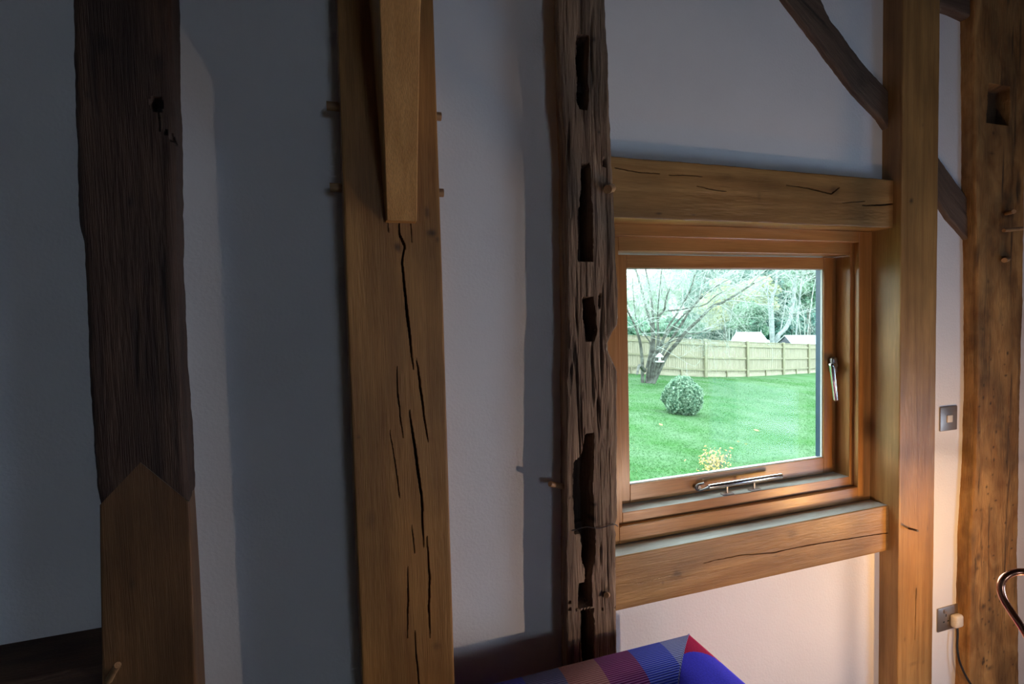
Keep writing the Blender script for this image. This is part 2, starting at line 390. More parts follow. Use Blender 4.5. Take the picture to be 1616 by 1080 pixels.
wbox('window_frame', [(.6, .66, -6.25, -6.19, .95, 1.95), (1.64, 1.7, -6.25, -6.19, .95, 1.95), (.66, 1.64, -6.25, -6.19, .95, 1.01), (.66, 1.64, -6.25, -6.19, 1.89, 1.95)], M['joinery'], 'Z', parent=w2)
wbox('pane', (.66, 1.64, -6.225, -6.219, 1.01, 1.89), M['glass'], 'Z', 0, parent=w2)

wbox('window_frame', [(2.78, 2.84, -.54, -.49, .34, 1.06), (2.78, 2.84, .29, .34, .34, 1.06), (2.78, 2.84, -.49, .29, .34, .39), (2.78, 2.84, -.49, .29, 1.01, 1.06)], M['joinery'], 'Z', parent=w3)
wbox('pane', (2.807, 2.813, -.49, .29, .39, 1.01), M['glass'], 'Z', 0, parent=w3)

# ------------------------------------------------------------------ posts
# left: old timber with a new oak foot let in to a point
YL = 1.20
lp = empty('timber_post', (-.36, 1.24, 0), 'dark old timber post at far left with pointed new oak repair at foot', 'post')
ap = XZ(222, 730, YL); sl_ = XZ(157, 798, YL); sr_ = XZ(299, 793, YL)
def _pl(a, b):
    d = Vector((b[0]-a[0], 0, b[1]-a[1])).normalized(); return Vector((a[0], 0, a[1])), Vector((-d.z, 0, d.x))
pa, na = _pl(sl_, ap); pb, nb = _pl(ap, sr_)                    # normals point up and out
if na.z < 0: na = -na
if nb.z < 0: nb = -nb
def cut_lower(bm):
    for p, n in ((pa, na), (pb, nb)):
        bmesh.ops.bisect_plane(bm, geom=bm.verts[:]+bm.edges[:]+bm.faces[:], plane_co=p, plane_no=n, clear_outer=True)
def cut_upper(bm):
    for p, n in ((pa, na), (pb, nb)):
        bmesh.ops.bisect_plane(bm, geom=bm.verts[:]+bm.edges[:]+bm.faces[:], plane_co=p, plane_no=n)
    dd = [f for f in bm.faces if (f.calc_center_median()-pa).dot(na) < 0 and (f.calc_center_median()-pb).dot(nb) < 0]
    bmesh.ops.delete(bm, geom=dd, context='FACES')
Lt = pts(YL, (112, 0), (118, 200), (124, 355), (131, 380), (135, 500), (143, 650), (152, 770), (158, 800), (160, 830)); Lt = [(Lt[0][0], HT)] + Lt
Rt = pts(YL, (268, 0), (272, 130), (276, 235), (276, 380), (280, 500), (288, 640), (294, 760), (299, 800), (300, 830)); Rt = [(Rt[0][0], HT)] + Rt
RBt = pts(WY, (283, 0), (286, 150), (288, 235), (290, 380), (292, 480), (298, 600), (304, 680), (308, 780), (310, 830)); RBt = [(RBt[0][0], HT)] + RBt
timber('upper_timber', M['old_dark'], Lt, Rt, YL, WY, u0=XZ(222, 820, YL)[1], u1=HT, RB=RBt, dv=.0025, rough=.0016, fis=.0012, rnd=.010, jit=.006, seed=3, parent=lp, cut=cut_upper,
       cracks=[crk(YL, .02, 'Z', (250, 172, 2), (251, 190, 2), (252, 203, 2)), crk(YL, .02, 'Z', (252, 203, 4), (268, 214, 4), (283, 232, 5))],
       pockets=[pkt(YL, .03, (156, 241, 254), (165, 238, 258), (173, 243, 254))], knots=[knot(YL, 'Z', 160, 70, 22, 18, .7), knot(YL, 'Z', 205, 320, 8, 12, .6), knot(YL, 'Z', 250, 100, 10, 20, .5), knot(YL, 'Z', 140, 150, 6, 8, .6)])
Ll = pts(YL, (157, 720), (157, 800), (158, 900), (161, 1080)); Ll = [(Ll[-1][0], 0)] + Ll
Rl = pts(YL, (292, 720), (299, 800), (303, 900), (309, 1080)); Rl = [(Rl[-1][0], 0)] + Rl
RBl = pts(WY, (303, 720), (309, 800), (315, 900), (324, 1080)); RBl = [(RBl[-1][0], 0)] + RBl
timber('oak_foot', M['oak_foot'], Ll, Rl, YL-.001, WY, u0=0, u1=ap[1]+.01, RB=RBl, dv=.004, rough=.0004, rnd=.003, seed=4, parent=lp, cut=cut_lower, knots=[knot(YL, 'Z', 208, 920, 5, 12, .5)])
p0 = PY(185, 1052, 1.165); p1 = PY(172, 1078, 1.2)
# mid-rail left of that post
rl = timber('timber_rail', M['old_dark'], [(-5.08, .70), (-.44, .70)], [(-5.08, .862), (-.44, .855)], 1.2, WY, axis='X', LB=[(-5.08, .70), (-.44, .70)], RB=[(-5.08, .89), (-.44, .887)], dv=.006, du=.012, rough=.001, rnd=.006, seed=8)
tag(rl, 'dark horizontal rail meeting the far left post at bottom left corner', 'rail')
tube('peg', [PY(186, 1050, 1.17), PY(177, 1064, 1.19), PY(172, 1074, 1.202)], [.006, .0065, .007], M['peg'], lp, 10)

# middle: large new oak post
YM = 1.15
C = lambda *r: crk(YM, .035, 'Z', *r)
mp_ = empty('timber_post', (.13, 1.2, 0), 'wide pale oak post with long dark drying cracks, a brace rising from it', 'post')
timber('post_body', M['oak_mid'], [(.034, 0), (.030, .7), (.029, 1.5), (.034, 2.14), (.034, HT)], [(.229, 0), (.229, .7), (.230, 1.5), (.229, 2.17), (.229, HT)], YM, WY, du=.005, dv=.0012, rough=.0004, rnd=.004, seed=20, parent=mp_,
       cracks=[C((630, 350, 2), (630, 370, 2.5), (637, 385, 2.5), (639, 390, 2.5), (634, 415, 3), (638, 448, 3.5), (642.6, 500, 4.5), (650, 559, 3), (652, 581, 1)),
               C((657, 567, 1), (662, 600, 3.5), (668.5, 652, 2.5), (676, 698, 1)),
               C((646, 648, 1), (651, 680, 3.5), (657.4, 728, 4.5), (665, 780, 4), (667.4, 828, 3), (669, 861, 1)),
               C((674, 847, 1), (678, 910, 3), (677, 961, 3), (679, 1006, 1)),
               C((626, 581, .8), (628, 626, 2), (632, 660, 1.5), (637, 690, .8)), C((615, 680, .7), (626, 747, 1.3), (631, 787, 1)),
               C((650, 828, .8), (655, 873, 1.6)), C((644, 895, .8), (644, 947, 2.2), (643, 1006, 1)), C((655, 998, 1), (657, 1028, 2), (661, 1080, 2)),
               C((648, 352, 1), (650, 383, 1.2)), C((612, 352, 1), (613, 366, 1))],
       knots=[knot(YM, 'Z', 628, 390, 7, 8, .75), knot(YM, 'Z', 682, 368, 9, 7, .8), knot(YM, 'Z', 690, 378, 5, 6, .7), knot(YM, 'Z', 674, 335, 4, 10, .5), knot(YM, 'Z', 590, 15, 5, 8, .5), knot(YM, 'Z', 688, 1020, 8, 8, .4), knot(YM, 'Z', 566, 690, 5, 4, .4), knot(YM, 'Z', 585, 820, 12, 18, .25)])
for (y, z) in ((1.225, 0), (1.235, 1)):
    py = (168, 296)[z]
    a = PY(526, py, 1.22)
    for s, x0, x1 in ((0, .006, .04), (1, .224, .252)):
        zc = (a[2]) 
        tube('peg', [(x0, 1.22, zc), (x1, 1.22, zc)], .0095, M['peg'], mp_, 12, axis='X')
# curved brace rising out of the middle post towards the room
prof = [(1.12, 1.703), (1.085, 1.78), (1.035, 1.88), (.95, 2.04), (.80, 2.24), (.58, 2.44), (.28, 2.62), (.02, 2.72)]
top = [(1.149, 1.703), (1.149, 1.80), (1.149, 1.95), (1.149, 2.15), (.99, 2.34), (.74, 2.54), (.40, 2.70), (.10, 2.76)]
fr_ = spline([(0, *p) for p in prof], 6); tp_ = spline([(0, *p) for p in top], 6)
V, Fc = [], []; G_ = []
for i, (a, b_) in enumerate(zip(fr_, tp_)):
    t = min(1, max(0, (1.12-a.y)/.17)); xl = .1128 - .0165*t; xr = .1745 - .008*t
    c_ = .002
    ring = [(xl, b_.y, b_.z), (xl, a.y+c_, a.z+c_*.3), (xl+c_, a.y, a.z), (xr-c_, a.y, a.z), (xr, a.y+c_, a.z+c_*.3), (xr, b_.y, b_.z)]
    V += ring; G_ += [(i*.02, q[0], (q[1]+q[2])*.6) for q in ring]
for i in range(len(fr_)-1):
    for k in range(6): a = i*6+k; b_ = i*6+(k+1) % 6; Fc.append((a, b_, b_+6, a+6))
Fc.append(tuple(range(6))[::-1]); Fc.append(tuple((len(fr_)-1)*6+k for k in range(6)))
me = bpy.data.meshes.new('timber_brace'); me.from_pydata(V, [], Fc); me.update()
a = me.attributes.new('gr', 'FLOAT_VECTOR', 'POINT'); a.data.foreach_set('vector', np.array(G_, dtype=np.float32).ravel())
bm = bmesh.new(); bm.from_mesh(me); bmesh.ops.recalc_face_normals(bm, faces=bm.faces); bm.to_mesh(me); bm.free()
me.polygons.foreach_set('use_smooth', [True]*len(me.polygons)); me.set_sharp_from_angle(angle=math.radians(30))
br = link('timber_brace', me, M['oak_new'], None, (.14, 1.15, 1.703)); tag(br, 'pale oak brace curving out from the middle post towards the room', 'brace')
tb = wbox('tie_beam', (.05, .21, -6.14, 1.149, 2.762, 2.94), M['oak_mid'], 'Y', .004, origin=(.13, -1, 2.762)); tag(tb, 'oak tie beam overhead carrying the curved brace', 'beam')

# old weathered post with empty mortises
YO = 1.20
Lo = pts(YO, (880, 0), (884, 150), (891, 220), (895, 320), (896, 500), (895, 700), (894, 835), (893, 1080)); Lo = [(Lo[-1][0], 0)] + Lo + [(Lo[0][0], HT)]
Ro = pts(YO, (957, 0), (962, 120), (967, 240), (971, 330), (973, 400), (977, 460), (976, 512), (965, 530), (961, 540), (961, 552), (967, 568), (975, 586), (976, 700), (976, 820), (972, 832), (975, 845), (974, 1080)); Ro = [(Ro[-1][0], 0)] + Ro + [(Ro[0][0], HT)]
LOb = pts(WY, (874, 0), (877, 150), (882, 300), (884, 500), (885, 700), (886, 1080)); LOb = [(LOb[-1][0], 0)] + LOb + [(LOb[0][0], HT)]
ROb = [(x + .006, z) for x, z in Ro]
q = lambda *r: pkt(YO, .068, *r)
K = lambda *r: crk(YO, .03, 'Z', *r)
op = empty('timber_post', (.62, 1.24, 0), 'gnarled weathered brown post full of empty mortise slots left of the window', 'post')
timber('post_body', M['old'], Lo, Ro, YO, WY+.0, LB=LOb, RB=ROb, du=.0045, dv=.0016, rough=.0022, fis=.0085, rnd=.009, jit=.006, seed=50, parent=op,
       pockets=[q((56, 912, 928), (90, 911, 928), (121, 911, 927)), pkt(YO, .03, (118, 912, 927), (140, 911, 928)), q((138, 911, 928), (160, 912, 928), (170, 916, 926)),
                q((260, 919, 931), (300, 918, 933), (326, 917, 934), (330, 914, 935), (380, 913, 936), (411, 913, 936)),
                q((471, 920, 937), (500, 921, 940), (525, 923, 941), (538, 926, 938)),
                q((686, 925, 937), (720, 919, 937), (728, 906, 937), (780, 905, 935), (840, 908, 937)), q((838, 917, 938), (883, 920, 939), (900, 925, 934), (918, 924, 933)),
                q((922, 914, 934), (958, 914, 934)), q((964, 917, 936), (1000, 918, 937), (1080, 922, 936)),
                pkt(YO, .02, (250, 954, 957), (262, 952, 958)), pkt(YO, .02, (465, 946, 951), (485, 945, 950))],
       cracks=[K((410, 924, 3), (440, 922, 3), (472, 923, 3)), K((538, 932, 3), (575, 932, 3), (614, 930, 1)), K((530, 917, 2), (570, 917, 2.5), (600, 916, 1)),
               K((600, 923, 2), (640, 922, 5), (690, 926, 7)), K((600, 943, 2), (650, 945, 3), (700, 944, 3), (760, 946, 4), (835, 945, 3)), K((420, 955, 2), (470, 957, 3), (520, 965, 2)),
               K((60, 935, 3), (110, 936, 4), (170, 934, 4), (230, 935, 1)), K((330, 948, 2), (380, 952, 3), (410, 953, 1)), K((620, 957, 1), (700, 958, 3), (800, 960, 2), (850, 954, 3), (930, 950, 3)),
               K((180, 921, 1), (240, 920, 2), (258, 921, 2)), K((860, 961, 2), (930, 964, 3), (1000, 958, 2))],
       knots=[knot(YO, 'Z', 937, 62, 5, 6, .8), knot(YO, 'Z', 939, 797, 4, 4, .9), knot(YO, 'Z', 899, 786, 2.5, 3, .95), knot(YO, 'Z', 938, 820, 4, 8, .9), knot(YO, 'Z', 947, 480, 4, 9, .7), knot(YO, 'Z', 946, 208, 3, 4, .8), knot(YO, 'Z', 958, 932, 6, 6, .7)])
# pegs in it
def pegpx(a, b, Ya, Yb, r, parent, mat=None, n=12):
    return tube('peg', [PY(*a, Ya), PY(*b, Yb)], [r*.92, r], mat or M['peg'], parent, n)
pegpx((959, 299), (965, 297), 1.180, 1.225, .0115, op)
pegpx((957, 940), (960, 938), 1.188, 1.225, .0075, op)
pegpx((925, 957), (914, 960), 1.225, 1.235, .006, op)
pegpx((868, 764), (892, 769), 1.222, 1.24, .0075, op)
# twist of old wire across the post
tube('wire', spline([PY(903, 838, 1.199), PY(925, 832, 1.196), PY(945, 834, 1.195), PY(968, 828, 1.196), PY(975, 831, 1.21)], 6), .0013, M['wire'], op, 6)

# right-hand new oak post
YR = 1.216
rp = empty('timber_post', (1.79, 1.25, 0), 'tall straight oak post at the right side of the window, nail near sill height', 'post')
timber('post_body', M['oak'], [(1.710, 0), (1.710, 1.5), (1.708, HT)], [(1.874, 0), (1.875, 1.5), (1.873, HT)], YR, WY+.12, dv=.002, rough=.0005, rnd=.004, seed=80, parent=rp, ns=10,
       cracks=[crk(YR, .01, 'Z', (1446, 930, 1), (1445, 970, 1.2), (1444, 1010, .8))], knots=[knot(YR, 'Z', 1438, 317, 5, 5, .8), knot(YR, 'Z', 1456, 198, 4, 4, .4), knot(YR, 'Z', 1446, 938, 3, 14, .5), knot(YR, 'Z', 1441, 1048, 12, 3, .4), knot(YR, 'Z', 1464, 834, 2, 6, .4), knot(YR, 'Z', 1428, 1010, 3, 5, .4), knot(YR, 'Z', 1457, 1045, 3, 4, .4)])
tube('nail', [PY(1433, 834, 1.222), PY(1448, 838, 1.175)], .0035, M['wire'], rp, 8)

# far right old post
YQ = 1.235
Lq = pts(YQ, (1539, 0), (1541, 200), (1540, 300), (1542, 390), (1544, 500), (1544, 620), (1540, 740), (1534, 833), (1531, 940), (1530, 1080)); Lq = [(Lq[-1][0], 0)] + Lq + [(Lq[0][0], HT)]
Rq = pts(YQ, (1622, 0), (1620, 200), (1614, 500), (1611, 620), (1609, 740), (1607, 870), (1609, 1080)); Rq = [(Rq[-1][0], 0)] + Rq + [(Rq[0][0], HT)]
rng = random.Random(5)
kn = [knot(YQ, 'Z', x, y, rx, ry, s) for x, y, rx, ry, s in ((1563, 637, 3, 3, .95), (1552, 627, 3, 4, .8), (1588, 593, 4, 2, .9), (1569, 726, 2.5, 3, .95), (1567, 750, 2, 2, .9), (1559, 780, 3, 2, .9), (1565, 803, 4, 3, .9), (1549, 805, 5, 3, .7), (1585, 705, 10, 10, .35), (1572, 790, 5, 2, .8),
      (1545, 880, 7, 8, .6), (1543, 898, 6, 4, .8), (1552, 958, 6, 5, .8), (1562, 962, 5, 4, .7), (1555, 986, 3, 3, .95), (1552, 1045, 5, 4, .8), (1562, 1055, 8, 5, .7), (1568, 877, 4, 1.5, .8), (1551, 865, 3, 5, .6), (1568, 210, 4, 4, .8), (1565, 242, 8, 3, .6), (1552, 520, 3, 3, .8), (1560, 445, 5, 5, .5))]
kn += [knot(YQ, 'Z', rng.uniform(1540, 1600), rng.uniform(480, 1075), rng.uniform(1.2, 3), rng.uniform(1.2, 3.2), .95) for _ in range(60)]
kn += [knot(YQ, 'Z', rng.uniform(1535, 1600), rng.uniform(60, 1075), rng.uniform(6, 16), rng.uniform(8, 26), .35) for _ in range(26)]
oq = empty('timber_post', (2.2, 1.26, 0), 'rough old post at the right edge of the photo, pitted with nail holes', 'post')
timber('post_body', M['old_right'], Lq, Rq, YQ, WY, dv=.0028, du=.005, rough=.0014, fis=.0016, rnd=.008, jit=.007, seed=90, parent=oq, knots=kn,
       pockets=[pkt(YQ, .04, (136, 1561, 1594), (165, 1559, 1594), (194, 1557, 1592))])
pegpx((1600, 334), (1586, 337), 1.20, 1.24, .008, oq); pegpx((1584, 364), (1612, 361), 1.195, 1.195, .0065, oq); pegpx((1585, 411), (1590, 409), 1.215, 1.24, .009, oq)

# wall plate at the top right
wp = timber('timber_plate', M['old_brace'], [(1.88, 2.485), (2.0, 2.478), (2.10, 2.462), (2.16, 2.43)], [(1.88, 2.66), (2.0, 2.66), (2.10, 2.66), (2.16, 2.66)], 1.25, WY, axis='X', dv=.01, rough=.001, rnd=.01, seed=95)
tag(wp, 'short dark old beam joining the two right-hand posts at the top edge', 'beam')
# old sloping brace let into the wall, passing behind the right-hand post
YB = 1.262
bl_ = pts(YB, (1180, -90), (1241, 0), (1278, 48), (1319, 104), (1352, 148), (1389, 187), (1420, 232), (1452, 278), (1484, 320), (1499, 344), (1520, 368), (1545, 398))
bu_ = pts(YB, (1245, -90), (1297, 0), (1312, 30), (1349, 81), (1378, 115), (1402, 142), (1434, 180), (1462, 218), (1484, 253), (1500, 275), (1521, 303), (1545, 338))
ob = timber('timber_brace', M['old_brace'], bl_, bu_, YB, WY, axis='B', du=.006, dv=.004, rough=.0016, fis=.0012, rnd=.006, jit=.008, seed=97)
tag(ob, 'thin old diagonal brace in the plaster passing behind the oak post', 'brace')

# ------------------------------------------------------------------ rails above and below the window
lt = timber('timber_lintel', M['oak'], [(.66, 1.750), (1.7095, 1.752)], [(.66, 1.909), (1.7095, 1.905)], 1.243, 1.40, axis='X', du=.004, dv=.0011, rough=.0007, rnd=.004, seed=101, ns=10, jit=.003,
       cracks=[crk(1.243, .015, 'X', (971, 265, 1.6), (990, 269, 1.2), (1015, 273, 1.6), (1041, 274, .8)), crk(1.243, .012, 'X', (1056, 277, 1), (1080, 276, 1.4), (1108, 279, .8)), crk(1.243, .015, 'X', (1101, 294, .8), (1125, 299, 1.6), (1145, 302, 1)),
               crk(1.243, .02, 'X', (1241, 292, .8), (1280, 298, 1.8), (1312, 306, 2)), crk(1.243, .015, 'X', (1312, 306, 2), (1325, 296, 1)), crk(1.243, .02, 'X', (1330, 320, .8), (1364, 318, 1.2)), crk(1.243, .025, 'X', (1362, 324, 1), (1385, 324, 3), (1409, 322, 2.5))],
       knots=[knot(1.243, 'X', 1318, 300, 12, 8, .4), knot(1.243, 'X', 1198, 312, 5, 10, .3), knot(1.243, 'X', 1145, 280, 18, 8, .3), knot(1.243, 'X', 1040, 337, 6, 2, .6), knot(1.243, 'X', 1095, 339, 6, 2, .6)])
tag(lt, 'cracked oak lintel spanning above the window', 'beam')
sr = timber('timber_sill', M['oak'], [(.66, .698), (1.7095, .697)], [(.66, .847), (1.7095, .849)], 1.25, 1.40, axis='X', du=.004, dv=.0011, rough=.0005, rnd=.004, seed=103, ns=26, top_mat=M['skylit'],
       cracks=[crk(1.25, .02, 'X', (1110, 890, .4), (1127, 885, .8), (1167, 877, 1.0), (1190, 875, .9), (1220, 873, 1.5), (1260, 864, 1.0), (1293, 858, 1.2), (1357, 848, 1.2), (1404, 841, 1.2)), crk(1.25, .006, 'X', (977, 923, .2), (1010, 921, .3), (1060, 908, .2))],
       knots=[knot(1.25, 'X', 1070, 906, 17, 7, .6), knot(1.25, 'X', 1068, 908, 30, 14, .3), knot(1.25, 'X', 1046, 921, 3, 6, .5), knot(1.25, 'X', 1250, 843, 14, 8, .4), knot(1.25, 'X', 1225, 878, 10, 2, .5)])
tag(sr, 'oak sill beam under the window with one long crack', 'beam')

# ------------------------------------------------------------------ window
w1 = empty('window_1', (1.2, 1.33, .85), kind='structure')
J = M['joinery']
FX0, FX1, FZ0, FZ1 = .69, 1.7095, .8495, 1.7515
def ring(y0, y1, xo0, xo1, zo0, zo1, xi0, xi1, zi0, zi1): # left, right, bottom, top members
    return ([(xo0, xi0, y0, y1, zo0, zo1), (xi1, xo1, y0, y1, zo0, zo1)], [(xi0, xi1, y0, y1, zo0, zi0), (xi0, xi1, y0, y1, zi1, zo1)])
fa = empty('window_frame', (0, 0, 0)); fa.parent = w1; fa.location = (0, 0, 0)
def member(name, boxes, axis, bev=.0018, parent=None, mat=None):
    for i_, b_ in enumerate(boxes): wbox(name, b_, mat or J, axis, bev, parent=parent or w1, top=M['skylit'] if (axis, i_, name) == ('X', 0, 'frame_member') else None)
v, h = ring(1.313, 1.332, FX0, FX1, FZ0, FZ1, .745, 1.653, .898, 1.716); member('frame_facing', v, 'Z'); member('frame_facing', h, 'X')
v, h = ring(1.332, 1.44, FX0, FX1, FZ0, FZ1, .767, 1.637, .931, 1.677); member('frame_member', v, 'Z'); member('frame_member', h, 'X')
bpy.data.objects.remove(fa)
sa = empty('sash', (0, 0, 0)); sa.parent = w1
def smember(name, boxes, axis, mat=None, bev=.0018):
    for b_ in boxes:
        o = wbox(name, b_, mat or J, axis, bev); o.data.transform(Matrix.Translation(-Vector(w1.location))); o.parent = sa
v, h = ring(1.381, 1.392, .771, 1.633, .935, 1.673, .822, 1.579, .990, 1.634); smember('stile', v, 'Z'); smember('rail', h, 'X')
v, h = ring(1.418, 1.436, .771, 1.633, .935, 1.673, .800, 1.616, .966, 1.658); smember('stile', v, 'Z'); smember('rail', h, 'X')
v, h = ring(1.392, 1.418, .771, 1.633, .935, 1.673, .814, 1.588, .980, 1.642); smember('stile', v, 'Z', bev=.0005); smember('rail', h, 'X', bev=.0005)
v, h = ring(1.3935, 1.4165, .8142, 1.5878, .9802, 1.6418, .8205, 1.582, .9868, 1.636); smember('spacer', v, 'Z', M['spacer'], .0003); smember('spacer', h[1:], 'X', M['spacer'], .0003); smember('spacer', h[:1], 'X', M['bead'], .0003)
v, h = ring(1.386, 1.393, .8215, 1.5795, .9895, 1.6345, .8245, 1.5765, .9925, 1.6315); smember('gasket', v, 'Z', M['bead'], .0003); smember('gasket', h, 'X', M['bead'], .0003)
for y in (1.3945, 1.4125): smember('pane', [(.8206, 1.5819, y, y+.004, .9869, 1.6359)], 'Z', M['glass'], 0)
# outside sill
member('outer_sill', [(.66, 1.72, 1.44, 1.56, .84, .925)], 'X', .004)

# espagnolette handle on the right stile
hd = empty('handle', (0, 0, 0)); hd.parent = w1
def hpart(name, me, mat): o = link(name, me, mat); me.transform(Matrix.Translation(-Vector(w1.location))); o.parent = hd; return o
hx = 1.612; hz = PY(1321, 577, 1.362)[2]
bm = bmesh.new(); bm_box(bm, hx-.013, hx+.013, 1.364, 1.381, hz-.028, hz+.028, .008, 4); hpart('handle_plate', mesh_of(bm, 'p', 40), M['steel'])
a = PY(1313, 576, 1.346); b_ = PY(1318.5, 632, 1.346)
hpart('handle_spindle', from_parts([sweep([(hx-.002, 1.370, a[2]-.004), (hx-.012, 1.356, a[2]-.004), (a[0], 1.346, a[2]-.004)], .0085, 16)], 'p', 40), M['steel'])
hpart('handle_lever', from_parts([sweep([(a[0]-.001, 1.346, a[2]+.004), (a[0]-.001, 1.346, a[2]+.001), (a[0], 1.345, a[2]-.006), (b_[0], 1.345, b_[2]+.002), (b_[0], 1.345, b_[2])], [.0075, .0092, .0085, .0078, .007], 20)], 'p', 40), M['chrome'])
# casement stay along the bottom
cs = empty('casement_stay', (0, 0, 0)); cs.parent = w1
def cpart(name, me, mat): o = link(name, me, mat); me.transform(Matrix.Translation(-Vector(w1.location))); o.parent = cs; return o
zb = .968
a = PY(1118, 769, 1.345); b_ = PY(1233, 751, 1.345)
cpart('stay_bar', from_parts([sweep([(a[0], 1.345, a[2]), (a[0]+.006, 1.345, a[2]), (b_[0]-.002, 1.345, b_[2]), (b_[0], 1.345, b_[2])], [.0055, .0075, .0085, .0078], 16)], 'p', 40), M['chrome'])
c_ = PY(1101, 771, 1.365)
loop = spline([(a[0]-.004, 1.36, a[2]+.008), (c_[0]+.006, 1.372, c_[2]+.008), (c_[0]-.002, 1.372, c_[2]), (c_[0]+.006, 1.366, c_[2]-.008), (a[0]-.004, 1.352, a[2]-.006), (a[0]+.004, 1.345, a[2])], 5)
cpart('stay_hook', from_parts([sweep(loop, .0035, 10)], 'p', 50), M['steel'])
cpart('stay_bracket', from_parts([sweep([(c_[0]+.008, 1.381, c_[2]), (c_[0]+.008, 1.366, c_[2])], .006, 12)], 'p', 40), M['steel'])
for px_ in (1147, 1190):
    s_ = PY(px_, 768 if px_ < 1160 else 762, 1.345)
    zz = (a[2]*(b_[0]-s_[0]) + b_[2]*(s_[0]-a[0]))/(b_[0]-a[0])
    me = from_parts([sweep([(s_[0], 1.345, .931), (s_[0], 1.345, zz-.004)], .0028, 10)]); cpart('stay_pin', me, M['steel'])
    bm = bmesh.new(); bm_box(bm, s_[0]-.02, s_[0]+.022, 1.337, 1.353, .9312, .9352, .0018); cpart('stay_plate', mesh_of(bm), M['steel'])
for e_ in (sa, hd, cs): e_.location = (0, 0, 0)

# ------------------------------------------------------------------ switch, socket, plug, cord
sw = empty('light_switch', (2.033, WY, 1.06), 'square satin metal light switch plate on the narrow plaster strip', 'switch')
bm = bmesh.new(); bm_box(bm, 1.990, 2.076, WY-.006, WY, 1.062, 1.148, .003); link('plate', mesh_of(bm, 'p', 30), M['nickel'], sw)
bm = bmesh.new(); bm_box(bm, 2.020, 2.046, WY-.010, WY-.005, 1.092, 1.118, .002); link('rocker', mesh_of(bm, 'p', 30), M['cream'], sw)
so = empty('wall_socket', (2.063, WY, .34), 'double satin metal wall socket low between the right posts', 'socket')
bm = bmesh.new(); bm_box(bm, 1.990, 2.136, WY-.006, WY, .342, .428, .003); link('plate', mesh_of(bm, 'p', 30), M['nickel'], so)
for x in (2.012, 2.052, 2.070, 2.112):
    pass
for x in (2.030,):
    for (dx, dz, ww, hh) in ((0, .018, .004, .009), (-.011, -.004, .008, .004), (.011, -.004, .008, .004)):
        bm = bmesh.new(); bm_box(bm, x+dx-ww/2, x+dx+ww/2, WY-.0065, WY-.0055, .380+dz-hh/2, .380+dz+hh/2); link('pin_slot', mesh_of(bm), M['dark'], so)
for x in (2.022, 2.104):
    bm = bmesh.new(); bm_box(bm, x-.006, x+.006, WY-.010, WY-.005, .408, .421, .0015); link('socket_switch', mesh_of(bm, 'p', 30), M['nickel'], so)
pl = empty('plug', (2.066, WY-.006, .36), 'cream plug pushed into the double wall socket, black cord hanging', 'plug')
bm = bmesh.new(); bm_box(bm, 2.046, 2.088, WY-.030, WY-.0065, .355, .400, .008, 3); link('plug_body', mesh_of(bm, 'p', 40), M['cream'], pl)
tube('cord', spline([(2.066, WY-.02, .358), (2.066, WY-.022, .33), (2.062, WY-.024, .28), (2.072, WY-.03, .22), (2.10, WY-.05, .15), (2.14, WY-.10, .08), (2.14, WY-.25, .012), (1.9, WY-.5, .0045), (1.6, .72, .0045), (1.44, .655, .006)], 8), .0035, M['dark'], pl, 8)

# ------------------------------------------------------------------ lamps
la = empty('copper_lamp', (1.34, .608, 0), 'copper tube lamp, only its bent arm showing at the right edge', 'lamp')
lathe('lamp_base', [(.0, 0), (.095, 0), (.10, .006), (.10, .018), (.09, .024), (.012, .03), (.0, .03)], (1.34, .608, 0), M['copper'], la)
arm = [(1.34, .608, .028), (1.34, .608, .5), (1.34, .608, .93), (1.332, .608, .975), (1.30, .612, .998)]
arm += [tuple(PD(1650, 905, 1.02)), tuple(PD(1620, 903, 1.0)), tuple(PD(1600, 904, 1.0)), tuple(PD(1585, 912, 1.0)), tuple(PD(1579, 925, 1.0)), tuple(PD(1582, 942, .995)), tuple(PD(1592, 960, .985)), tuple(PD(1612, 990, .965)), tuple(PD(1640, 1035, .95)), (1.30, .63, .79), (1.42, .67, .775), (1.70, .80, .79), (1.83, .845, .795), (1.85, .85, .775)]
tube('lamp_arm', spline(arm, 7), .0062, M['copper'], la, 14)
def bulb_set(c, par, mt):
    lathe('bulb_holder', [(0, .0), (.012, .0), (.014, .004), (.014, .035), (.008, .042), (0, .042)], (c[0], c[1], c[2]+.033), mt, par)
    lathe('bulb', [(0, -.030), (.010, -.028), (.019, -.020), (.0235, -.006), (.022, .008), (.015, .022), (.011, .034), (0, .034)], c, M['bulb'], par)
bulb_set(OB, la, M['copper'])
lb_ = empty('table_lamp', (1.30, .40, 0), 'slim steel lamp standing beside the copper one, outside the right edge', 'lamp')
lathe('lamp_base', [(.0, 0), (.08, 0), (.085, .005), (.085, .015), (.012, .02), (.0, .02)], (1.30, .40, 0), M['steel'], lb_)
tube('lamp_stem', spline([(1.30, .40, .018), (1.30, .40, .45), (1.30, .40, .78), (1.30, .41, .82), (1.30, .44, .84), (1.30, .48, .82), (1.30, .50, .772)], 7), .006, M['steel'], lb_, 12)
bulb_set(PB, lb_, M['steel'])

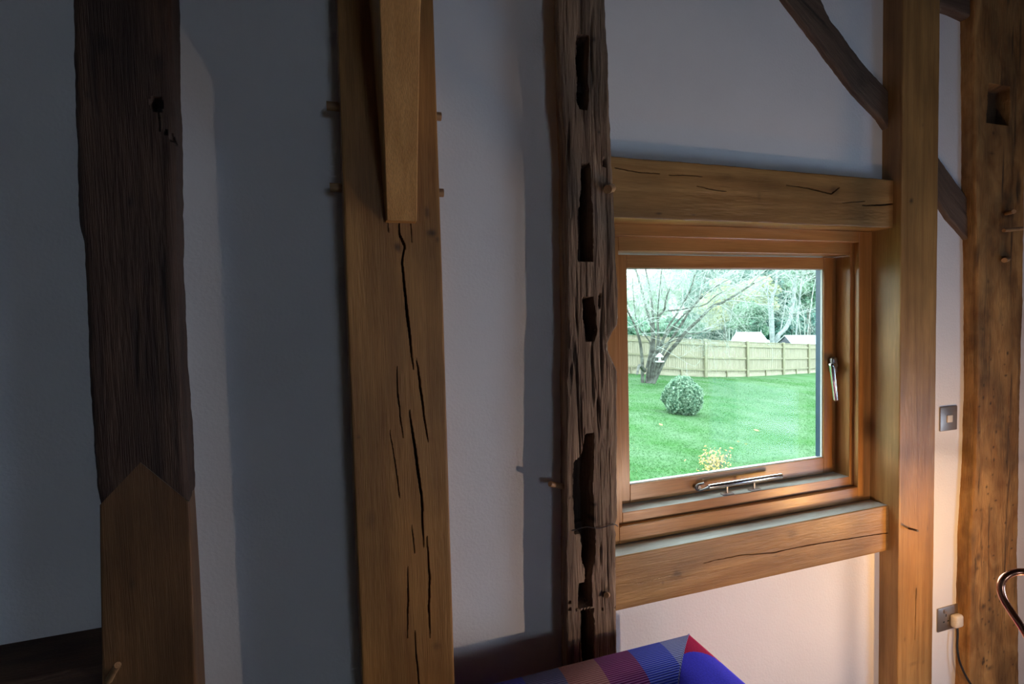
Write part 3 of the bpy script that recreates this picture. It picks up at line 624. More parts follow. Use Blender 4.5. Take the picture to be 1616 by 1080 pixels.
# ------------------------------------------------------------------ armchair
def fabric(name, col, line=None, ribs=True):
    m, nt, b = mat_new(name); L = nt.links.new
    at = N(nt, 'ShaderNodeAttribute', attribute_name='gr'); sp = N(nt, 'ShaderNodeSeparateXYZ'); L(at.outputs['Vector'], sp.inputs[0])
    no = N(nt, 'ShaderNodeTexNoise'); no.inputs['Scale'].default_value = 260; L(at.outputs['Vector'], no.inputs['Vector'])
    b.inputs['Roughness'].default_value = .9; b.inputs['Specular IOR Level'].default_value = .15
    b.inputs['Sheen Weight'].default_value = .35; b.inputs['Sheen Tint'].default_value = (*[min(1, c*1.5+.1) for c in col], 1)
    mu = N(nt, 'ShaderNodeMix', data_type='RGBA'); mu.blend_type = 'MULTIPLY'; mu.inputs[0].default_value = .5; mu.inputs[6].default_value = (*col, 1); L(no.outputs['Fac'], mu.inputs[7])
    out = mu.outputs[2]; h = no.outputs['Fac']
    if ribs:
        m1 = N(nt, 'ShaderNodeMath', operation='MULTIPLY'); m1.inputs[1].default_value = 2*PI/.0052; L(sp.outputs[1], m1.inputs[0])
        m2 = N(nt, 'ShaderNodeMath', operation='SINE'); L(m1.outputs[0], m2.inputs[0])
        mr = N(nt, 'ShaderNodeMapRange'); mr.inputs[1].default_value = .1; mr.inputs[2].default_value = .9; L(m2.outputs[0], mr.inputs[0])
        mm = N(nt, 'ShaderNodeMix', data_type='RGBA'); L(mr.outputs[0], mm.inputs[0]); L(out, mm.inputs[6]); mm.inputs[7].default_value = (*(line or col), 1); out = mm.outputs[2]; h = m2.outputs[0]
    L(out, b.inputs['Base Color'])
    bp = N(nt, 'ShaderNodeBump'); bp.inputs['Strength'].default_value = .5; bp.inputs['Distance'].default_value = .0012; L(h, bp.inputs['Height']); L(bp.outputs[0], b.inputs['Normal'])
    return m
FB = [fabric('slate_cord', (.13, .11, .26), (.24, .22, .36)), fabric('terracotta_cord', (.38, .13, .13), (.5, .24, .22)), fabric('plum_cord', (.20, .012, .12), (.36, .12, .28)), fabric('blue_cord', (.04, .05, .60), (.22, .24, .62)),
      fabric('greyblue_cord', (.21, .2, .50), (.45, .44, .66)), fabric('crimson_velvet', (.50, .008, .07), ribs=False), fabric('blue_velvet', (.07, .05, .70), ribs=False), fabric('seat_plum', (.10, .03, .14), ribs=False)]
CZ = .68; cxr, cyb = PZ(1088, 998, CZ)[:2]; TH = .125; CW = .76; CL = .74
ch = empty('armchair', (cxr-CW/2, cyb-CL/2, 0), 'low patchwork armchair in blue, plum and crimson stripes below the window', 'armchair')
# cross-section: (inward offset, z, arc position)
sec = [(0.006, .16), (.0, .18), (0, .40), (0, .60), (0, CZ-.012), (.003, CZ-.004), (.010, CZ+.001)]
sec += [(.010 + t*.06, CZ+.001 + .003*math.sin(t*PI)) for t in np.linspace(.06, 1, 26)]
sec += [(.07 + .055*math.sin(t), CZ - .045*(1-math.cos(t))) for t in np.linspace(.15, PI/2, 9)] + [(TH, CZ-.08), (TH, .52), (TH, .40), (TH, .34)]
arc = np.r_[0, np.cumsum([math.hypot(sec[i+1][0]-sec[i][0], sec[i+1][1]-sec[i][1]) for i in range(len(sec)-1)])]
def panel(name, kind):
    V, G_, Fc, mi = [], [], [], []; TT = np.linspace(0, 1, 401 if kind == 'r' else 61)
    bx = [PZ(x, y, CZ)[0] for x, y in ((883, 1059), (936, 1041), (991, 1029), (1039, 1014))]
    more = [bx[0]-.09*k for k in range(4, 0, -1)]; bounds = [cxr-CW+.006] + more + bx
    if kind == 'back': TT = np.unique(np.r_[TT, [(q_-(cxr-CW))/CW for q_ in bounds]])
    nL = len(TT)-1
    for i in range(nL+1):
        t = float(TT[i])
        for (n_, z), s in zip(sec, arc):
            if kind == 'back': x0, x1 = cxr-CW+n_, cxr-n_; V.append((min(max(cxr-CW+CW*t, x0), x1), cyb-n_, z)); G_.append((V[-1][0], s, 0))
            elif kind == 'r': y0, y1 = cyb-CL, cyb-n_; V.append((cxr-n_, y0+(y1-y0)*t, z)); G_.append((V[-1][1], s, 0))
            else: y0, y1 = cyb-CL, cyb-n_; V.append((cxr-CW+n_, y0+(y1-y0)*t, z)); G_.append((V[-1][1], s, 0))
    m_ = len(sec)
    cols = [1, 3, 0, 2, 3, 0, 1, 2, 3, 4]
    for i in range(nL):
        for k in range(m_-1):
            a = i*m_+k; Fc.append((a, a+1, a+m_+1, a+m_))
            cx_ = (V[a][0]+V[a+m_][0])/2; cy_ = (V[a][1]+V[a+m_][1])/2; zz = V[a][2]; s = arc[k]-arc[6]
            if kind == 'back':
                xx = cx_ - .02*max(0, s)**1*0 ; mi.append(cols[sum(xx > q_ for q_ in bounds)])
            else:
                ex = cxr-.05; d = math.hypot((cy_-(cyb-.175))/.105, (arc[k]-arc[6]-.055)/.075)
                mi.append(6 if d < 1 and kind == 'r' else (5 if cy_ > cyb-.30 else [2, 3, 0][int((cy_+5)/.12) % 3]))
    if kind != 'back': Fc.append(tuple(range(m_))); mi.append(5)
    me = bpy.data.meshes.new(name); me.from_pydata(V, [], Fc); me.update()
    for f_ in FB: me.materials.append(f_)
    me.polygons.foreach_set('material_index', mi)
    a = me.attributes.new('gr', 'FLOAT_VECTOR', 'POINT'); a.data.foreach_set('vector', np.array(G_, dtype=np.float32).ravel())
    bm = bmesh.new(); bm.from_mesh(me); bmesh.ops.recalc_face_normals(bm, faces=bm.faces); bm.to_mesh(me); bm.free()
    me.polygons.foreach_set('use_smooth', [True]*len(me.polygons)); me.set_sharp_from_angle(angle=math.radians(50))
    me.transform(Matrix.Translation(-Vector(ch.location)))
    o = bpy.data.objects.new(name, me); COL.objects.link(o); o.parent = ch; return o
panel('backrest', 'back'); panel('armrest', 'r'); panel('armrest', 'l')
# piped seam on the mitre
tube('piping', [(cxr-n_-.0005, cyb-n_-.0005, z+.0012) for n_, z in sec[4:-3]], .0014, FB[4], ch, 8)
bm = bmesh.new(); bm_box(bm, cxr-CW+TH+.002, cxr-TH-.002, cyb-CL+.01, cyb-TH-.002, .30, .43, .03, 4); me = mesh_of(bm, 's', 50); grain(me, 'X'); link('seat_cushion', me, FB[7], ch)
bm = bmesh.new(); bm_box(bm, cxr-CW+.012, cxr-.012, cyb-CL+.012, cyb-.012, .13, .30, .01, 2); me = mesh_of(bm, 's', 50); grain(me, 'X'); link('seat_base', me, FB[0], ch)
for sx in (.05, CW-.05):
    for sy in (.05, CL-.05): tube('leg', [(cxr-sx, cyb-sy, 0), (cxr-sx, cyb-sy, .14)], [.014, .022], M['oak_mid'], ch, 12)

# ================================================================== OUTSIDE
def grassm(name='lawn', thin=False, k=1.0):
    m, nt, b = mat_new(name); L = nt.links.new; tc = N(nt, 'ShaderNodeTexCoord')
    n1 = N(nt, 'ShaderNodeTexNoise'); n1.inputs['Scale'].default_value = .9; n1.inputs['Detail'].default_value = 7; L(tc.outputs['Object'], n1.inputs['Vector'])
    n2 = N(nt, 'ShaderNodeTexNoise'); n2.inputs['Scale'].default_value = 18; n2.inputs['Detail'].default_value = 4; L(tc.outputs['Object'], n2.inputs['Vector'])
    r = N(nt, 'ShaderNodeValToRGB'); e = r.color_ramp.elements; e[0].position = .33; e[0].color = (.038*k, .115*k, .030*k, 1); e[1].position = .66; e[1].color = (.080*k, .150*k, .075*k, 1); L(n1.outputs['Fac'], r.inputs[0])
    mr = N(nt, 'ShaderNodeMapRange'); mr.inputs[1].default_value = .3; mr.inputs[2].default_value = .7; mr.inputs[3].default_value = .86; mr.inputs[4].default_value = 1.1; L(n2.outputs['Fac'], mr.inputs[0])
    mu = N(nt, 'ShaderNodeMix', data_type='RGBA'); mu.blend_type = 'MULTIPLY'; mu.inputs[0].default_value = .8; L(r.outputs[0], mu.inputs[6]); L(mr.outputs[0], mu.inputs[7])
    L(mu.outputs[2], b.inputs['Base Color']); b.inputs['Roughness'].default_value = .9; b.inputs['Specular IOR Level'].default_value = .1
    if thin:
        tr = N(nt, 'ShaderNodeBsdfTranslucent'); L(mu.outputs[2], tr.inputs[0]); mx = N(nt, 'ShaderNodeMixShader'); mx.inputs[0].default_value = .5; L(b.outputs[0], mx.inputs[1]); L(tr.outputs[0], mx.inputs[2]); L(mx.outputs[0], nt.nodes['Material Output'].inputs[0])
    bp = N(nt, 'ShaderNodeBump'); bp.inputs['Distance'].default_value = .05; bp.inputs['Strength'].default_value = .3; L(n2.outputs['Fac'], bp.inputs['Height']); L(bp.outputs[0], b.inputs['Normal']); return m
M['lawn'] = grassm(); M['blades'] = grassm('grass_blades', True, 1.45)
OUT = .8  # leaf colour scale, kept high so outdoor haze is painted into the colours
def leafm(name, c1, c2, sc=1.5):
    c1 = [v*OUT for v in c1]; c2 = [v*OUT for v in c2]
    m, nt, b = mat_new(name); L = nt.links.new; tc = N(nt, 'ShaderNodeTexCoord')
    n1 = N(nt, 'ShaderNodeTexNoise'); n1.inputs['Scale'].default_value = sc; n1.inputs['Detail'].default_value = 5; L(tc.outputs['Object'], n1.inputs['Vector'])
    r = N(nt, 'ShaderNodeValToRGB'); e = r.color_ramp.elements; e[0].position = .38; e[0].color = (*c1, 1); e[1].position = .62; e[1].color = (*c2, 1); L(n1.outputs['Fac'], r.inputs[0])
    L(r.outputs[0], b.inputs['Base Color']); b.inputs['Roughness'].default_value = .7; b.inputs['Specular IOR Level'].default_value = .2
    tr = N(nt, 'ShaderNodeBsdfTranslucent'); L(r.outputs[0], tr.inputs[0]); mx = N(nt, 'ShaderNodeMixShader'); mx.inputs[0].default_value = .35
    L(b.outputs[0], mx.inputs[1]); L(tr.outputs[0], mx.inputs[2]); L(mx.outputs[0], nt.nodes['Material Output'].inputs[0]); return m
M['fence'] = wood('fence_timber', (.29, .265, .19), (.36, .335, .25), al=.6, ac=8, blotch=.12, rough=.9, bump=.1)
M['fence_rail'] = wood('fence_rail_timber', (.22, .21, .14), (.29, .275, .18), al=.6, ac=8, blotch=.12, rough=.9, bump=.1)
M['bark'] = leafm('grey_bark', (.11, .11, .095), (.24, .25, .22), 6); M['birch'] = leafm('pale_bark', (.32, .37, .36), (.52, .58, .56), 5)
M['twig'] = leafm('twigs', (.40, .46, .42), (.70, .76, .70), 3)
M['roof'] = simple('felt_roof', (.42, .46, .47), .8); M['shed'] = simple('shed_boards', (.09, .10, .12), .9)
M['box'] = leafm('box_leaves', (.10, .22, .14), (.42, .58, .42), 14)
M['ever'] = leafm('evergreen', (.08, .24, .21), (.24, .46, .38), .5); M['ever2'] = leafm('mid_green', (.16, .34, .24), (.36, .55, .38), .5)
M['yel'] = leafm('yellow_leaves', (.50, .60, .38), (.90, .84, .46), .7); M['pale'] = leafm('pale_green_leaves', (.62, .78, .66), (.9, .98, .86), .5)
M['orange'] = leafm('orange_leaves', (.70, .42, .14), (.85, .68, .30), 8)

# lawn
nx, ny = 90, 70; X = np.linspace(-14, 70, nx); Y = np.linspace(1.53, 75, ny)**1.0
XX, YY = np.meshgrid(X, Y, indexing='ij'); ZZ = ground(XX, YY) + (fb(XX*.25, YY*.25, 5)-.47)*.06
idx = np.arange(nx*ny).reshape(nx, ny); Fq = np.stack([idx[:-1, :-1], idx[1:, :-1], idx[1:, 1:], idx[:-1, 1:]], -1).reshape(-1, 4)
me = bpy.data.meshes.new('lawn'); me.from_pydata(np.stack([XX, YY, ZZ], -1).reshape(-1, 3).tolist(), [], Fq.tolist()); me.update()
me.polygons.foreach_set('use_smooth', [True]*len(me.polygons)); tag(link('lawn', me, M['lawn']), kind='structure')
def cards(P, S, name, tilt=1.0):
    """one leaf-shaped triangle pair per point"""
    n = len(P); a = RNG.normal(size=(n, 3)); a[:, 2] *= tilt; a /= np.linalg.norm(a, axis=1)[:, None]; b_ = np.cross(a, RNG.normal(size=(n, 3))); b_ /= np.linalg.norm(b_, axis=1)[:, None]
    S = np.asarray(S).reshape(-1, 1)*np.ones((n, 1))
    V = np.stack([P-a*S, P+b_*S*.5, P+a*S, P-b_*S*.5], 1).reshape(-1, 3); Fq = np.arange(4*n).reshape(n, 4)
    me = bpy.data.meshes.new(name); me.from_pydata(V.tolist(), [], Fq.tolist()); me.update(); return me
# grass blades on the part seen
n = 60000; px_ = RNG.uniform(960, 1310, n); 
dd = RNG.uniform(0, 1, n)**1.5*21 + 6.0
d0 = np.stack([RW @ np.array([(x-CX)/F, 0., 1.]) for x in px_]); gx = d0[:, 0]*dd; gy = d0[:, 1]*dd; gz = ground(gx, gy) + (fb(gx*.25, gy*.25, 5)-.47)*.06
hgt = RNG.uniform(.012, .03, n); wd = RNG.uniform(.003, .007, n)*(1+dd*.12); an = RNG.uniform(0, PI, n); lean = RNG.normal(0, .02, (n, 2))
B = np.stack([gx, gy, gz-.004], 1); off = np.stack([np.cos(an)*wd, np.sin(an)*wd, 0*wd], 1); T = B + np.stack([lean[:, 0], lean[:, 1], hgt], 1)
me = bpy.data.meshes.new('grass'); me.from_pydata(np.stack([B-off, B+off, T], 1).reshape(-1, 3).tolist(), [], np.arange(3*n).reshape(n, 3).tolist()); me.update()
tag(link('grass', me, M['blades']), 'short bright green grass blades of the garden lawn', 'grass', kind='stuff')

# fence
fpx = [(900, 584), (955, 588), (1035, 592), (1112, 595), (1178, 594.5), (1234.6, 592), (1274.7, 589.5), (1312, 586), (1345, 584)]
fp = [PG(x, y) for x, y in fpx]
fe = empty('garden_fence', tuple(fp[3]), 'long pale timber board fence at the far side of the lawn', 'fence')
Hf = 1.78
def obox(name, a, b_, z0a, z0b, h, off, th, mat, parent, axis='X', ext=0):
    """upright slab from a to b_ (ground points), bottom z0, height h, offset towards the house"""
    a = Vector((a[0], a[1], 0)); b2 = Vector((b_[0], b_[1], 0)); d = (b2-a).normalized(); nrm = Vector((d.y, -d.x, 0))
    if nrm.y > 0: nrm = -nrm
    a = a - d*ext + nrm*off; b2 = b2 + d*ext + nrm*off
    V = []
    for (p, z0) in ((a, z0a), (b2, z0b)):
        for o_ in (0, th):
            for zz in (z0, z0+h): V.append((*(p + nrm*o_)[:2], zz))
    Fq = [(0, 1, 3, 2), (4, 6, 7, 5), (0, 2, 6, 4), (1, 5, 7, 3), (2, 3, 7, 6), (0, 4, 5, 1)]
    me = bpy.data.meshes.new(name); me.from_pydata([tuple(v) for v in V], [], Fq); me.update(); grain(me, axis); return link(name, me, mat, parent)
for i in range(len(fp)):
    p = fp[i]; gz = ground(p[0], p[1]); s = .065
    bm = bmesh.new(); bm_box(bm, p[0]-s, p[0]+s, p[1]-s-.08, p[1]+s-.08, gz-.1, gz+Hf+.03, .01); me = mesh_of(bm); grain(me, 'Z'); link('fence_post', me, M['fence_rail'], fe)
    if i == len(fp)-1: break
    q_ = fp[i+1]; ga = gz; gb_ = ground(q_[0], q_[1])
    # feather-edge boards: overlapping strips in one mesh
    L_ = math.hypot(q_[0]-p[0], q_[1]-p[1]); nb_ = max(3, int(L_/.11)); V, Fq = [], []
    d = Vector((q_[0]-p[0], q_[1]-p[1], 0)).normalized(); nr = Vector((d.y, -d.x, 0))
    if nr.y > 0: nr = -nr
    for k in range(nb_):
        t0, t1 = k/nb_, (k+1)/nb_
        a = Vector(p)+(Vector(q_)-Vector(p))*t0; b_ = Vector(p)+(Vector(q_)-Vector(p))*t1; za = ga+(gb_-ga)*t0; zb_ = ga+(gb_-ga)*t1
        v0 = len(V)
        for (pt, z, o_) in ((a, za, .018), (b_, zb_, .004)):
            for zz in (z+.16, z+Hf-.03):
                V.append((pt.x+nr.x*o_, pt.y+nr.y*o_, zz)); V.append((pt.x-nr.x*.012, pt.y-nr.y*.012, zz))
        Fq += [(v0, v0+4, v0+6, v0+2), (v0+1, v0+3, v0+7, v0+5), (v0, v0+2, v0+3, v0+1), (v0+4, v0+5, v0+7, v0+6), (v0+2, v0+6, v0+7, v0+3), (v0, v0+1, v0+5, v0+4)]
    me = bpy.data.meshes.new('board_panel'); me.from_pydata(V, [], Fq); me.update(); grain(me, 'Z'); link('board_panel', me, M['fence'], fe)
    for hh, dz in ((.30, .05), (.88, .05), (1.50, .06)): obox('fence_rail', p, q_, ga+hh, gb_+hh, dz+.03, .02, .05, M['fence_rail'], fe)
    obox('gravel_board', p, q_, ga-.03, gb_-.03, .19, .0, .03, M['fence'], fe)
    obox('fence_cap', p, q_, ga+Hf-.03, gb_+Hf-.03, .03, -.03, .075, M['fence_rail'], fe)
    m_ = ((p[0]+q_[0])/2, (p[1]+q_[1])/2); gm = ground(*m_)
    bm = bmesh.new(); bm_box(bm, m_[0]-.03, m_[0]+.03, m_[1]-.10, m_[1]-.04, gm-.05, gm+.32, 0); me = mesh_of(bm); grain(me, 'Z'); link('stub_post', me, M['fence_rail'], fe)

# trees -------------------------------------------------------------
def twigs(parts, p, d, ln, r, lev, rr, curve=.25):
    nseg = 5; P = [p]; q_ = p.copy(); dd_ = d.copy()
    for k in range(nseg):
        dd_ = (dd_ + Vector((rr.gauss(0, curve), rr.gauss(0, curve), rr.gauss(0, curve)+.03))*.5).normalized(); q_ = q_ + dd_*ln/nseg; P.append(q_.copy())
    parts.append(sweep(P, [r*(1-.75*k/nseg) for k in range(nseg+1)], 5 if r > .02 else 3, False))
    if lev > 0:
        for k in range(rr.randint(3, 5)):
            i = rr.randint(1, nseg); v_ = Vector((rr.gauss(0, 1), rr.gauss(0, 1), rr.gauss(0, 1))).normalized()
            twigs(parts, P[i], (dd_*.75+v_*.75).normalized(), ln*rr.uniform(.45, .75), r*.5, lev-1, rr, curve)
def stemtree(name, stems, D, wpx, mat, twig_mat, label, cat, base, lev=2, tl=1.6, ntw=3, seed=1, dz=1.5, group=None):
    rr = random.Random(seed); b0 = PG(*base) if not isinstance(base, tuple) or len(base) == 2 else base
    root = empty(name, (b0[0], b0[1], ground(b0[0], b0[1])), label, cat, group)
    tw = []
    for si, (row, w0) in enumerate(stems):
        dd_ = rr.uniform(-dz, dz); P = []
        for k, (x, y) in enumerate(row):
            t = k/(len(row)-1); P.append(Vector(PD(x, y, D + dd_*t)))
        if row[0][1] >= base[1]-8: P[0].z = min(P[0].z, ground(P[0].x, P[0].y)-.05)
        S = spline(P, 6); n_ = len(S); r0 = w0*D/F/2*1.15
        me = from_parts([sweep(S, [r0*(1-.65*k/n_) for k in range(n_)], 8, True)], 'stem', 60); link('stem', me, mat, root)
        for _ in range(0 if row[-1][1] > 580 else ntw):
            i = rr.randint(int(n_*.45), n_-1); d = (S[min(i+1, n_-1)]-S[i-1]).normalized(); v_ = Vector((rr.gauss(0, 1), rr.gauss(0, 1), rr.gauss(0, .8))).normalized()
            twigs(tw, S[i], (d*.7+v_*.8).normalized(), tl*rr.uniform(.6, 1.3), r0*.28, lev, rr)
        d = (S[-1]-S[-3]).normalized(); row[-1][1] > 580 or twigs(tw, S[-1], d, tl*1.3, r0*.35, lev, rr)
    tw = tw or [sweep([S[0], S[-1]], .01, 3)]
    o = link('twigs', from_parts(tw, 'twigs'), twig_mat, root); o['kind'] = 'stuff'
    return root
q_ = lambda *r: [(980+a/5.14, 410+b_/5.14) for a, b_ in r]
bt = PG(1021, 605); DT = float(RW[:, 2] @ (bt-CAMP))
stems = [(q_((175, 985), (170, 800), (150, 650), (110, 530), (70, 450), (20, 350)), 5), (q_((205, 985), (245, 750), (250, 560), (200, 380), (170, 250), (120, 80), (90, -20)), 5),
         (q_((222, 990), (265, 700), (255, 400), (230, 220), (200, 80), (185, -30)), 4.5), (q_((230, 990), (300, 700), (300, 480), (350, 410), (365, 320), (400, 220)), 4.5),
         (q_((345, 415), (420, 412), (480, 405), (560, 390), (680, 365), (760, 300), (820, 265)), 2.6), (q_((240, 990), (330, 700), (380, 550), (480, 400), (560, 250), (600, 120)), 4),
         (q_((255, 995), (370, 780), (460, 670), (540, 570), (640, 480), (740, 380), (840, 340), (1000, 240), (1080, 190)), 6), (q_((250, 985), (340, 760), (480, 540), (570, 400), (700, 260), (800, 200)), 4.5),
         (q_((215, 985), (300, 720), (440, 520), (560, 400), (640, 300), (700, 120)), 4), (q_((330, 700), (420, 660), (500, 630), (540, 600)), 2.2), (q_((540, 600), (620, 598), (700, 570), (730, 550)), 2),
         (q_((205, 880), (240, 700), (200, 620), (130, 520), (100, 280), (95, 150)), 2.5), (q_((190, 900), (150, 860), (130, 930)), 6), (q_((220, 980), (235, 850), (290, 700), (300, 400), (330, 80)), 3)]
stemtree('bare_tree', stems, DT, 5, M['bark'], M['twig'], 'leafless many-stemmed tree on the lawn in front of the fence', 'tree', (1021, 605), lev=3, tl=1.9, ntw=11, seed=4, dz=2.0)
# bird feeder hanging in it
bp_ = Vector(PD(1041, 566, DT-.4))
bf = empty('bird_feeder', tuple(bp_), 'small white bird feeder hanging in the leafless many-stemmed tree', 'feeder')
lathe('roof', [(0, .22), (.03, .20), (.16, .06), (.15, .05), (0, .05)], bp_, M['bead'], bf, 12); lathe('tube', [(0, -.1), (.05, -.1), (.05, .06), (0, .06)], bp_, M['bead'], bf, 10); lathe('tray', [(0, -.14), (.17, -.14), (.18, -.10), (0, -.11)], bp_, M['bead'], bf, 14)
tube('hanger', [bp_+Vector((0, 0, .21)), bp_+Vector((.0, 0, .75))], .008, M['wire'], bf, 5)

def blob_points(c, r, n, seed, lump=.35):
    rg = np.random.default_rng(seed); u = rg.normal(size=(n, 3)); u /= np.linalg.norm(u, axis=1)[:, None]
    k = 1 + lump*(fb(u[:, 0]*2.2+5, u[:, 1]*2.2+u[:, 2]*1.7+5, seed)-.47)*2 + .12*(fb(u[:, 0]*7+5, u[:, 2]*7+u[:, 1]*5+5, seed+3)-.47)*2
    rad = k*rg.uniform(.55, 1, n)**.35
    return np.array(c) + u*np.array(r)*rad[:, None]
def core(c, r, seed, lump=.3):
    bm = bmesh.new(); bmesh.ops.create_icosphere(bm, subdivisions=4, radius=1)
    V = np.array([v.co[:] for v in bm.verts]); k = 1 + lump*(fb(V[:, 0]*2.2+5, V[:, 1]*2.2+V[:, 2]*1.7+5, seed)-.47)*2
    V = np.array(c)+V*np.array(r)*k[:, None]*.86
    for v, p in zip(bm.verts, V): v.co = p
    return bm
def leafy(name, c, r, n, s, mat, label, cat, seed, trunk=True, group=None, lump=.35, clumps=0):
    gz = ground(c[0], c[1]); root = empty(name, (c[0], c[1], gz), label, cat, group)
    c = np.array(c); r = np.array(r)
    if clumps:
        rg = np.random.default_rng(seed); u = rg.normal(size=(clumps, 3)); u /= np.linalg.norm(u, axis=1)[:, None]
        cc = c + u*r*rg.uniform(.35, .95, clumps)[:, None]; P = []
        for j in range(clumps):
            k_ = rg.uniform(.22, .42); P.append(blob_points(cc[j], r.mean()*k_*np.array([1.1, 1.1, .7]), n//clumps, seed+j, .4))
        P = np.concatenate(P)
    else: P = blob_points(c, r, n, seed, lump)
    me = cards(P, RNG.uniform(.6, 1.2, len(P))*s, 'foliage')
    bm = core(c, r*(.62 if clumps else 1), seed, lump); bm.from_mesh(me); me2 = bpy.data.meshes.new('foliage'); bm.to_mesh(me2); bm.free(); link('foliage', me2, mat, root)
    if trunk: link('trunk', from_parts([sweep([(c[0], c[1], gz-.2), (c[0]+.1, c[1], (gz+c[2])/2), (c[0], c[1], c[2])], [.22, .16, .1], 8)], 't', 60), M['bark'], root)
    return root
# clipped bush
b1 = PG(1078, 656); dB = float(RW[:, 2] @ (b1-CAMP)); sc_ = dB/F
c1 = PD(1076, 626, dB+.3)
leafy('clipped_bush', (c1[0], c1[1], c1[2]), (31*sc_, 31*sc_, 33*sc_), 16000, .034, M['box'], 'round clipped green bush standing on the lawn', 'bush', 12, trunk=True, lump=.22)
# plants beyond the fence: (px, py, depth, rx px, ry px, material, leaf size, kind, label)
far = [(1170, 415, 62, 60, 75, 'ever', 'evergreen_tree', 'tall dark evergreen behind the white forked trunks, left of them'),
       (1270, 450, 58, 52, 95, 'ever', 'evergreen_tree', 'dark evergreen mass at the far right of the window view'),
       (1222, 470, 66, 40, 80, 'ever', 'evergreen_tree', 'dark evergreen showing between the two white forked trunks'),
       (1112, 470, 60, 26, 70, 'ever', 'evergreen_tree', 'narrow dark evergreen behind the middle of the fence'),
       (1143, 485, 46, 40, 44, 'yel', 'autumn_tree', 'yellow autumn tree rising behind the pale shed roof'),
       (1185, 505, 44, 32, 30, 'ever2', 'green_tree', 'mid green rounded tree close behind the shed roof'),
       (1190, 470, 50, 34, 30, 'yel', 'autumn_tree', 'small yellow-green crown beside the left white trunk'),
       (1275, 440, 48, 34, 45, 'ever2', 'green_tree', 'mid green tree top at the right edge of the glass'),
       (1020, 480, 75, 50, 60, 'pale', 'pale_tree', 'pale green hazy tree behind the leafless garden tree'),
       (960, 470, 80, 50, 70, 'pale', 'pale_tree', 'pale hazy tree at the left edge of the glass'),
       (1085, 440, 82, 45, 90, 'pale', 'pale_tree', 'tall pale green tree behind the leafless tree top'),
       (1060, 518, 42, 50, 14, 'ever2', 'hedge', 'low green hedge showing just above the fence at left'),
       (985, 520, 50, 45, 18, 'ever2', 'hedge', 'low hazy hedge above the fence at the left edge of the glass'),
       (1125, 522, 50, 40, 16, 'ever', 'hedge', 'low dark hedge left of the pale shed roof'),
       (1195, 520, 52, 42, 18, 'ever', 'hedge', 'low dark hedge behind the pale shed roof'),
       (1262, 518, 50, 42, 20, 'ever', 'hedge', 'low dark hedge behind the long roof at right')]
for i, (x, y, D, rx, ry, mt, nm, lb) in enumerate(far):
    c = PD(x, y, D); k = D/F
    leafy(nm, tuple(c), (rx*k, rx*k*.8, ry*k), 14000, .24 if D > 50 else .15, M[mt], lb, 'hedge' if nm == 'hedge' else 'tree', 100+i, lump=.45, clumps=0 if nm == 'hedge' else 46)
# forked pale trunks and twiggy tree tops
q2 = lambda *r: [(1140+a/5.14, 410+b_/5.14) for a, b_ in r]
DB = 40
bb = PD(1222, 545, DB)
stemtree('forked_tree', [(q2((405, 760), (405, 650), (402, 500), (398, 400), (405, 300), (430, 240), (440, 120), (420, 0)), 7), (q2((425, 760), (440, 645), (510, 560), (550, 480), (575, 350), (580, 250), (600, 120), (640, -20)), 7),
                         (q2((400, 310), (360, 230), (280, 235), (180, 220)), 2.5), (q2((575, 330), (640, 230), (720, 150)), 2.5), (q2((430, 250), (520, 300), (560, 310)), 2)], DB, 7, M['birch'], M['twig'],
         'tree with two forked white trunks behind the fence', 'tree', (bb[0], bb[1], 0), lev=3, tl=3.2, ntw=6, seed=9, dz=.8)
for i, (x0, xt, lb) in enumerate(((1090, 1085, 'hazy leafless tree behind the fence, left of centre'), (1150, 1160, 'hazy leafless tree above the shed roof'), (1268, 1262, 'hazy leafless tree above the right shed roof'))):
    bb = PD(x0, 545, 44)
    stemtree('leafless_tree', [([(x0, 560), (x0+2, 510), (xt, 470), (xt+4, 430), (xt, 390)], 1.8), ([(x0+1, 500), (x0+15, 460), (x0+25, 425), (x0+28, 400)], 1.3), ([(x0+1, 505), (x0-14, 460), (x0-28, 430), (x0-34, 405)], 1.3)], 44, 4, M['twig'], M['twig'], lb, 'tree', (bb[0], bb[1], 0), lev=3, tl=3.0, ntw=9, seed=30+i, dz=1.0)
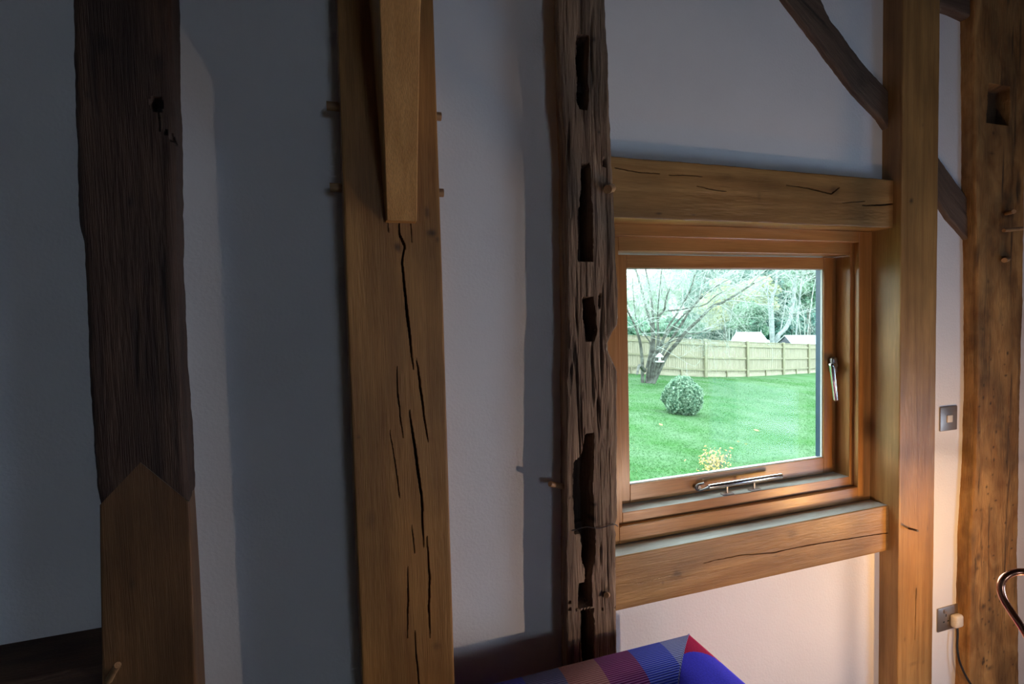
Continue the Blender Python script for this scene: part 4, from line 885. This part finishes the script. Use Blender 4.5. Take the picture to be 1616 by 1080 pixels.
# sheds beyond the fence
def shed(name, ridge, eave, D, depth, label):
    """ridge, eave: (x0,x1,y) in the view; a low pitched-roof shed standing on the ground"""
    a = PD(ridge[0], ridge[2], D+depth/2); b_ = PD(ridge[1], ridge[2], D+depth/2); c = PD(eave[0], eave[2], D); d = PD(eave[1], eave[3] if len(eave) > 3 else eave[2], D)
    e0 = c + 2*(np.array(a)-c)*np.array([1, 1, 0]); e1 = d + 2*(np.array(b_)-d)*np.array([1, 1, 0])
    root = empty(name, ((c[0]+d[0])/2, (c[1]+d[1])/2, ground(c[0], c[1])), label, 'shed')
    gz = min(ground(c[0], c[1]), ground(e1[0], e1[1]))-.2
    def slab(nm, Q, th, mt):
        V = [tuple(v) for v in Q] + [(v[0], v[1], v[2]-th) for v in Q]
        me = bpy.data.meshes.new(nm); me.from_pydata(V, [], [(0, 1, 2, 3), (7, 6, 5, 4), (0, 4, 5, 1), (1, 5, 6, 2), (2, 6, 7, 3), (3, 7, 4, 0)]); me.update(); link(nm, me, mt, root)
    slab('roof_slope', [c, d, b_, a], .08, M['roof']); slab('roof_slope', [a, b_, e1, e0], .08, M['roof'])
    V = []; sh = .96; ctr = (np.array(c)+d+e0+e1)/4
    cs_ = [ctr+(np.array(v)-ctr)*np.array([sh, sh, 1]) for v in (c, d, e1, e0)]; ap_ = [ctr+(np.array(v)-ctr)*np.array([sh, sh, 1]) for v in (a, b_)]
    for v in cs_: V += [(v[0], v[1], gz), (v[0], v[1], v[2]-.1)]
    V += [(ap_[0][0], ap_[0][1], ap_[0][2]-.1), (ap_[1][0], ap_[1][1], ap_[1][2]-.1)]
    me = bpy.data.meshes.new('walls'); me.from_pydata(V, [], [(0, 2, 3, 1), (2, 4, 5, 9, 3), (4, 6, 7, 5), (6, 0, 1, 8, 7)]); me.update(); link('walls', me, M['shed'], root)
    return a, b_, root
a, b_, s1 = shed('garden_shed', (1162, 1201, 524), (1150, 1216, 543), 36, 3.0, 'small shed with pale hipped roof and ridge finials behind the fence')
for p in (a, b_): link('finial', from_parts([sweep([(p[0], p[1], p[2]-.05), (p[0], p[1], p[2]+.16)], [.04, .02], 6)]), M['roof'], s1)
shed('garden_building', (1238, 1320, 529), (1252, 1330, 545), 36, 3.4, 'long low building with pale roof at the right behind the fence')
shed('low_shed', (1015, 1080, 528), (1005, 1090, 537), 42, 3.0, 'pale roof glimpsed through the leafless tree stems at left')

# small autumn plant under the window and fallen leaves
pa_ = PG(1128, 742)
rr = random.Random(3); root = empty('autumn_plant', (pa_[0], pa_[1], ground(pa_[0], pa_[1])), 'small plant with orange and yellow leaves at the bottom of the glass', 'plant')
P = np.array([PG(1128+rr.gauss(0, 13), 735+rr.gauss(0, 8)) for _ in range(260)]); P[:, 2] += RNG.uniform(0, .16, 260)
link('leaves', cards(P, .028, 'leaves'), M['orange'], root)
st_ = [sweep([(p[0]*.3+pa_[0]*.7, p[1]*.3+pa_[1]*.7, ground(pa_[0], pa_[1])-.02), tuple(p)], .004, 3, False) for p in P[:40]]
o = link('stems', from_parts(st_), M['bark'], root); o['kind'] = 'stuff'
def leaf(px, py, s, lb):
    p = PG(px, py); V = [(0, -s, .05), (s*.5, -s*.2, .06), (s*.3, s*.6, .055), (0, s, .07), (-s*.3, s*.6, .055), (-s*.5, -s*.2, .05)]
    me = bpy.data.meshes.new('fallen_leaf'); me.from_pydata(V + [(x, y, z-.003) for x, y, z in V], [], [(0, 1, 2, 3, 4, 5), (11, 10, 9, 8, 7, 6)] + [(i, i+6, (i+1) % 6+6, (i+1) % 6) for i in range(6)])
    me.update(); o = link('fallen_leaf', me, M['orange'], None); o.location = (p[0], p[1], ground(p[0], p[1])); o.rotation_euler = (0, 0, px); tag(o, lb, 'leaf')
leaf(1043, 674, .07, 'single fallen leaf on the lawn below left of the round bush')
leaf(1194, 683, .07, 'fallen leaf on the open lawn right of the round bush')
leaf(1165, 701, .05, 'fallen leaf nearest the window on the right part of the lawn')
leaf(1177, 705, .04, 'smallest fallen leaf near the window on the lawn')
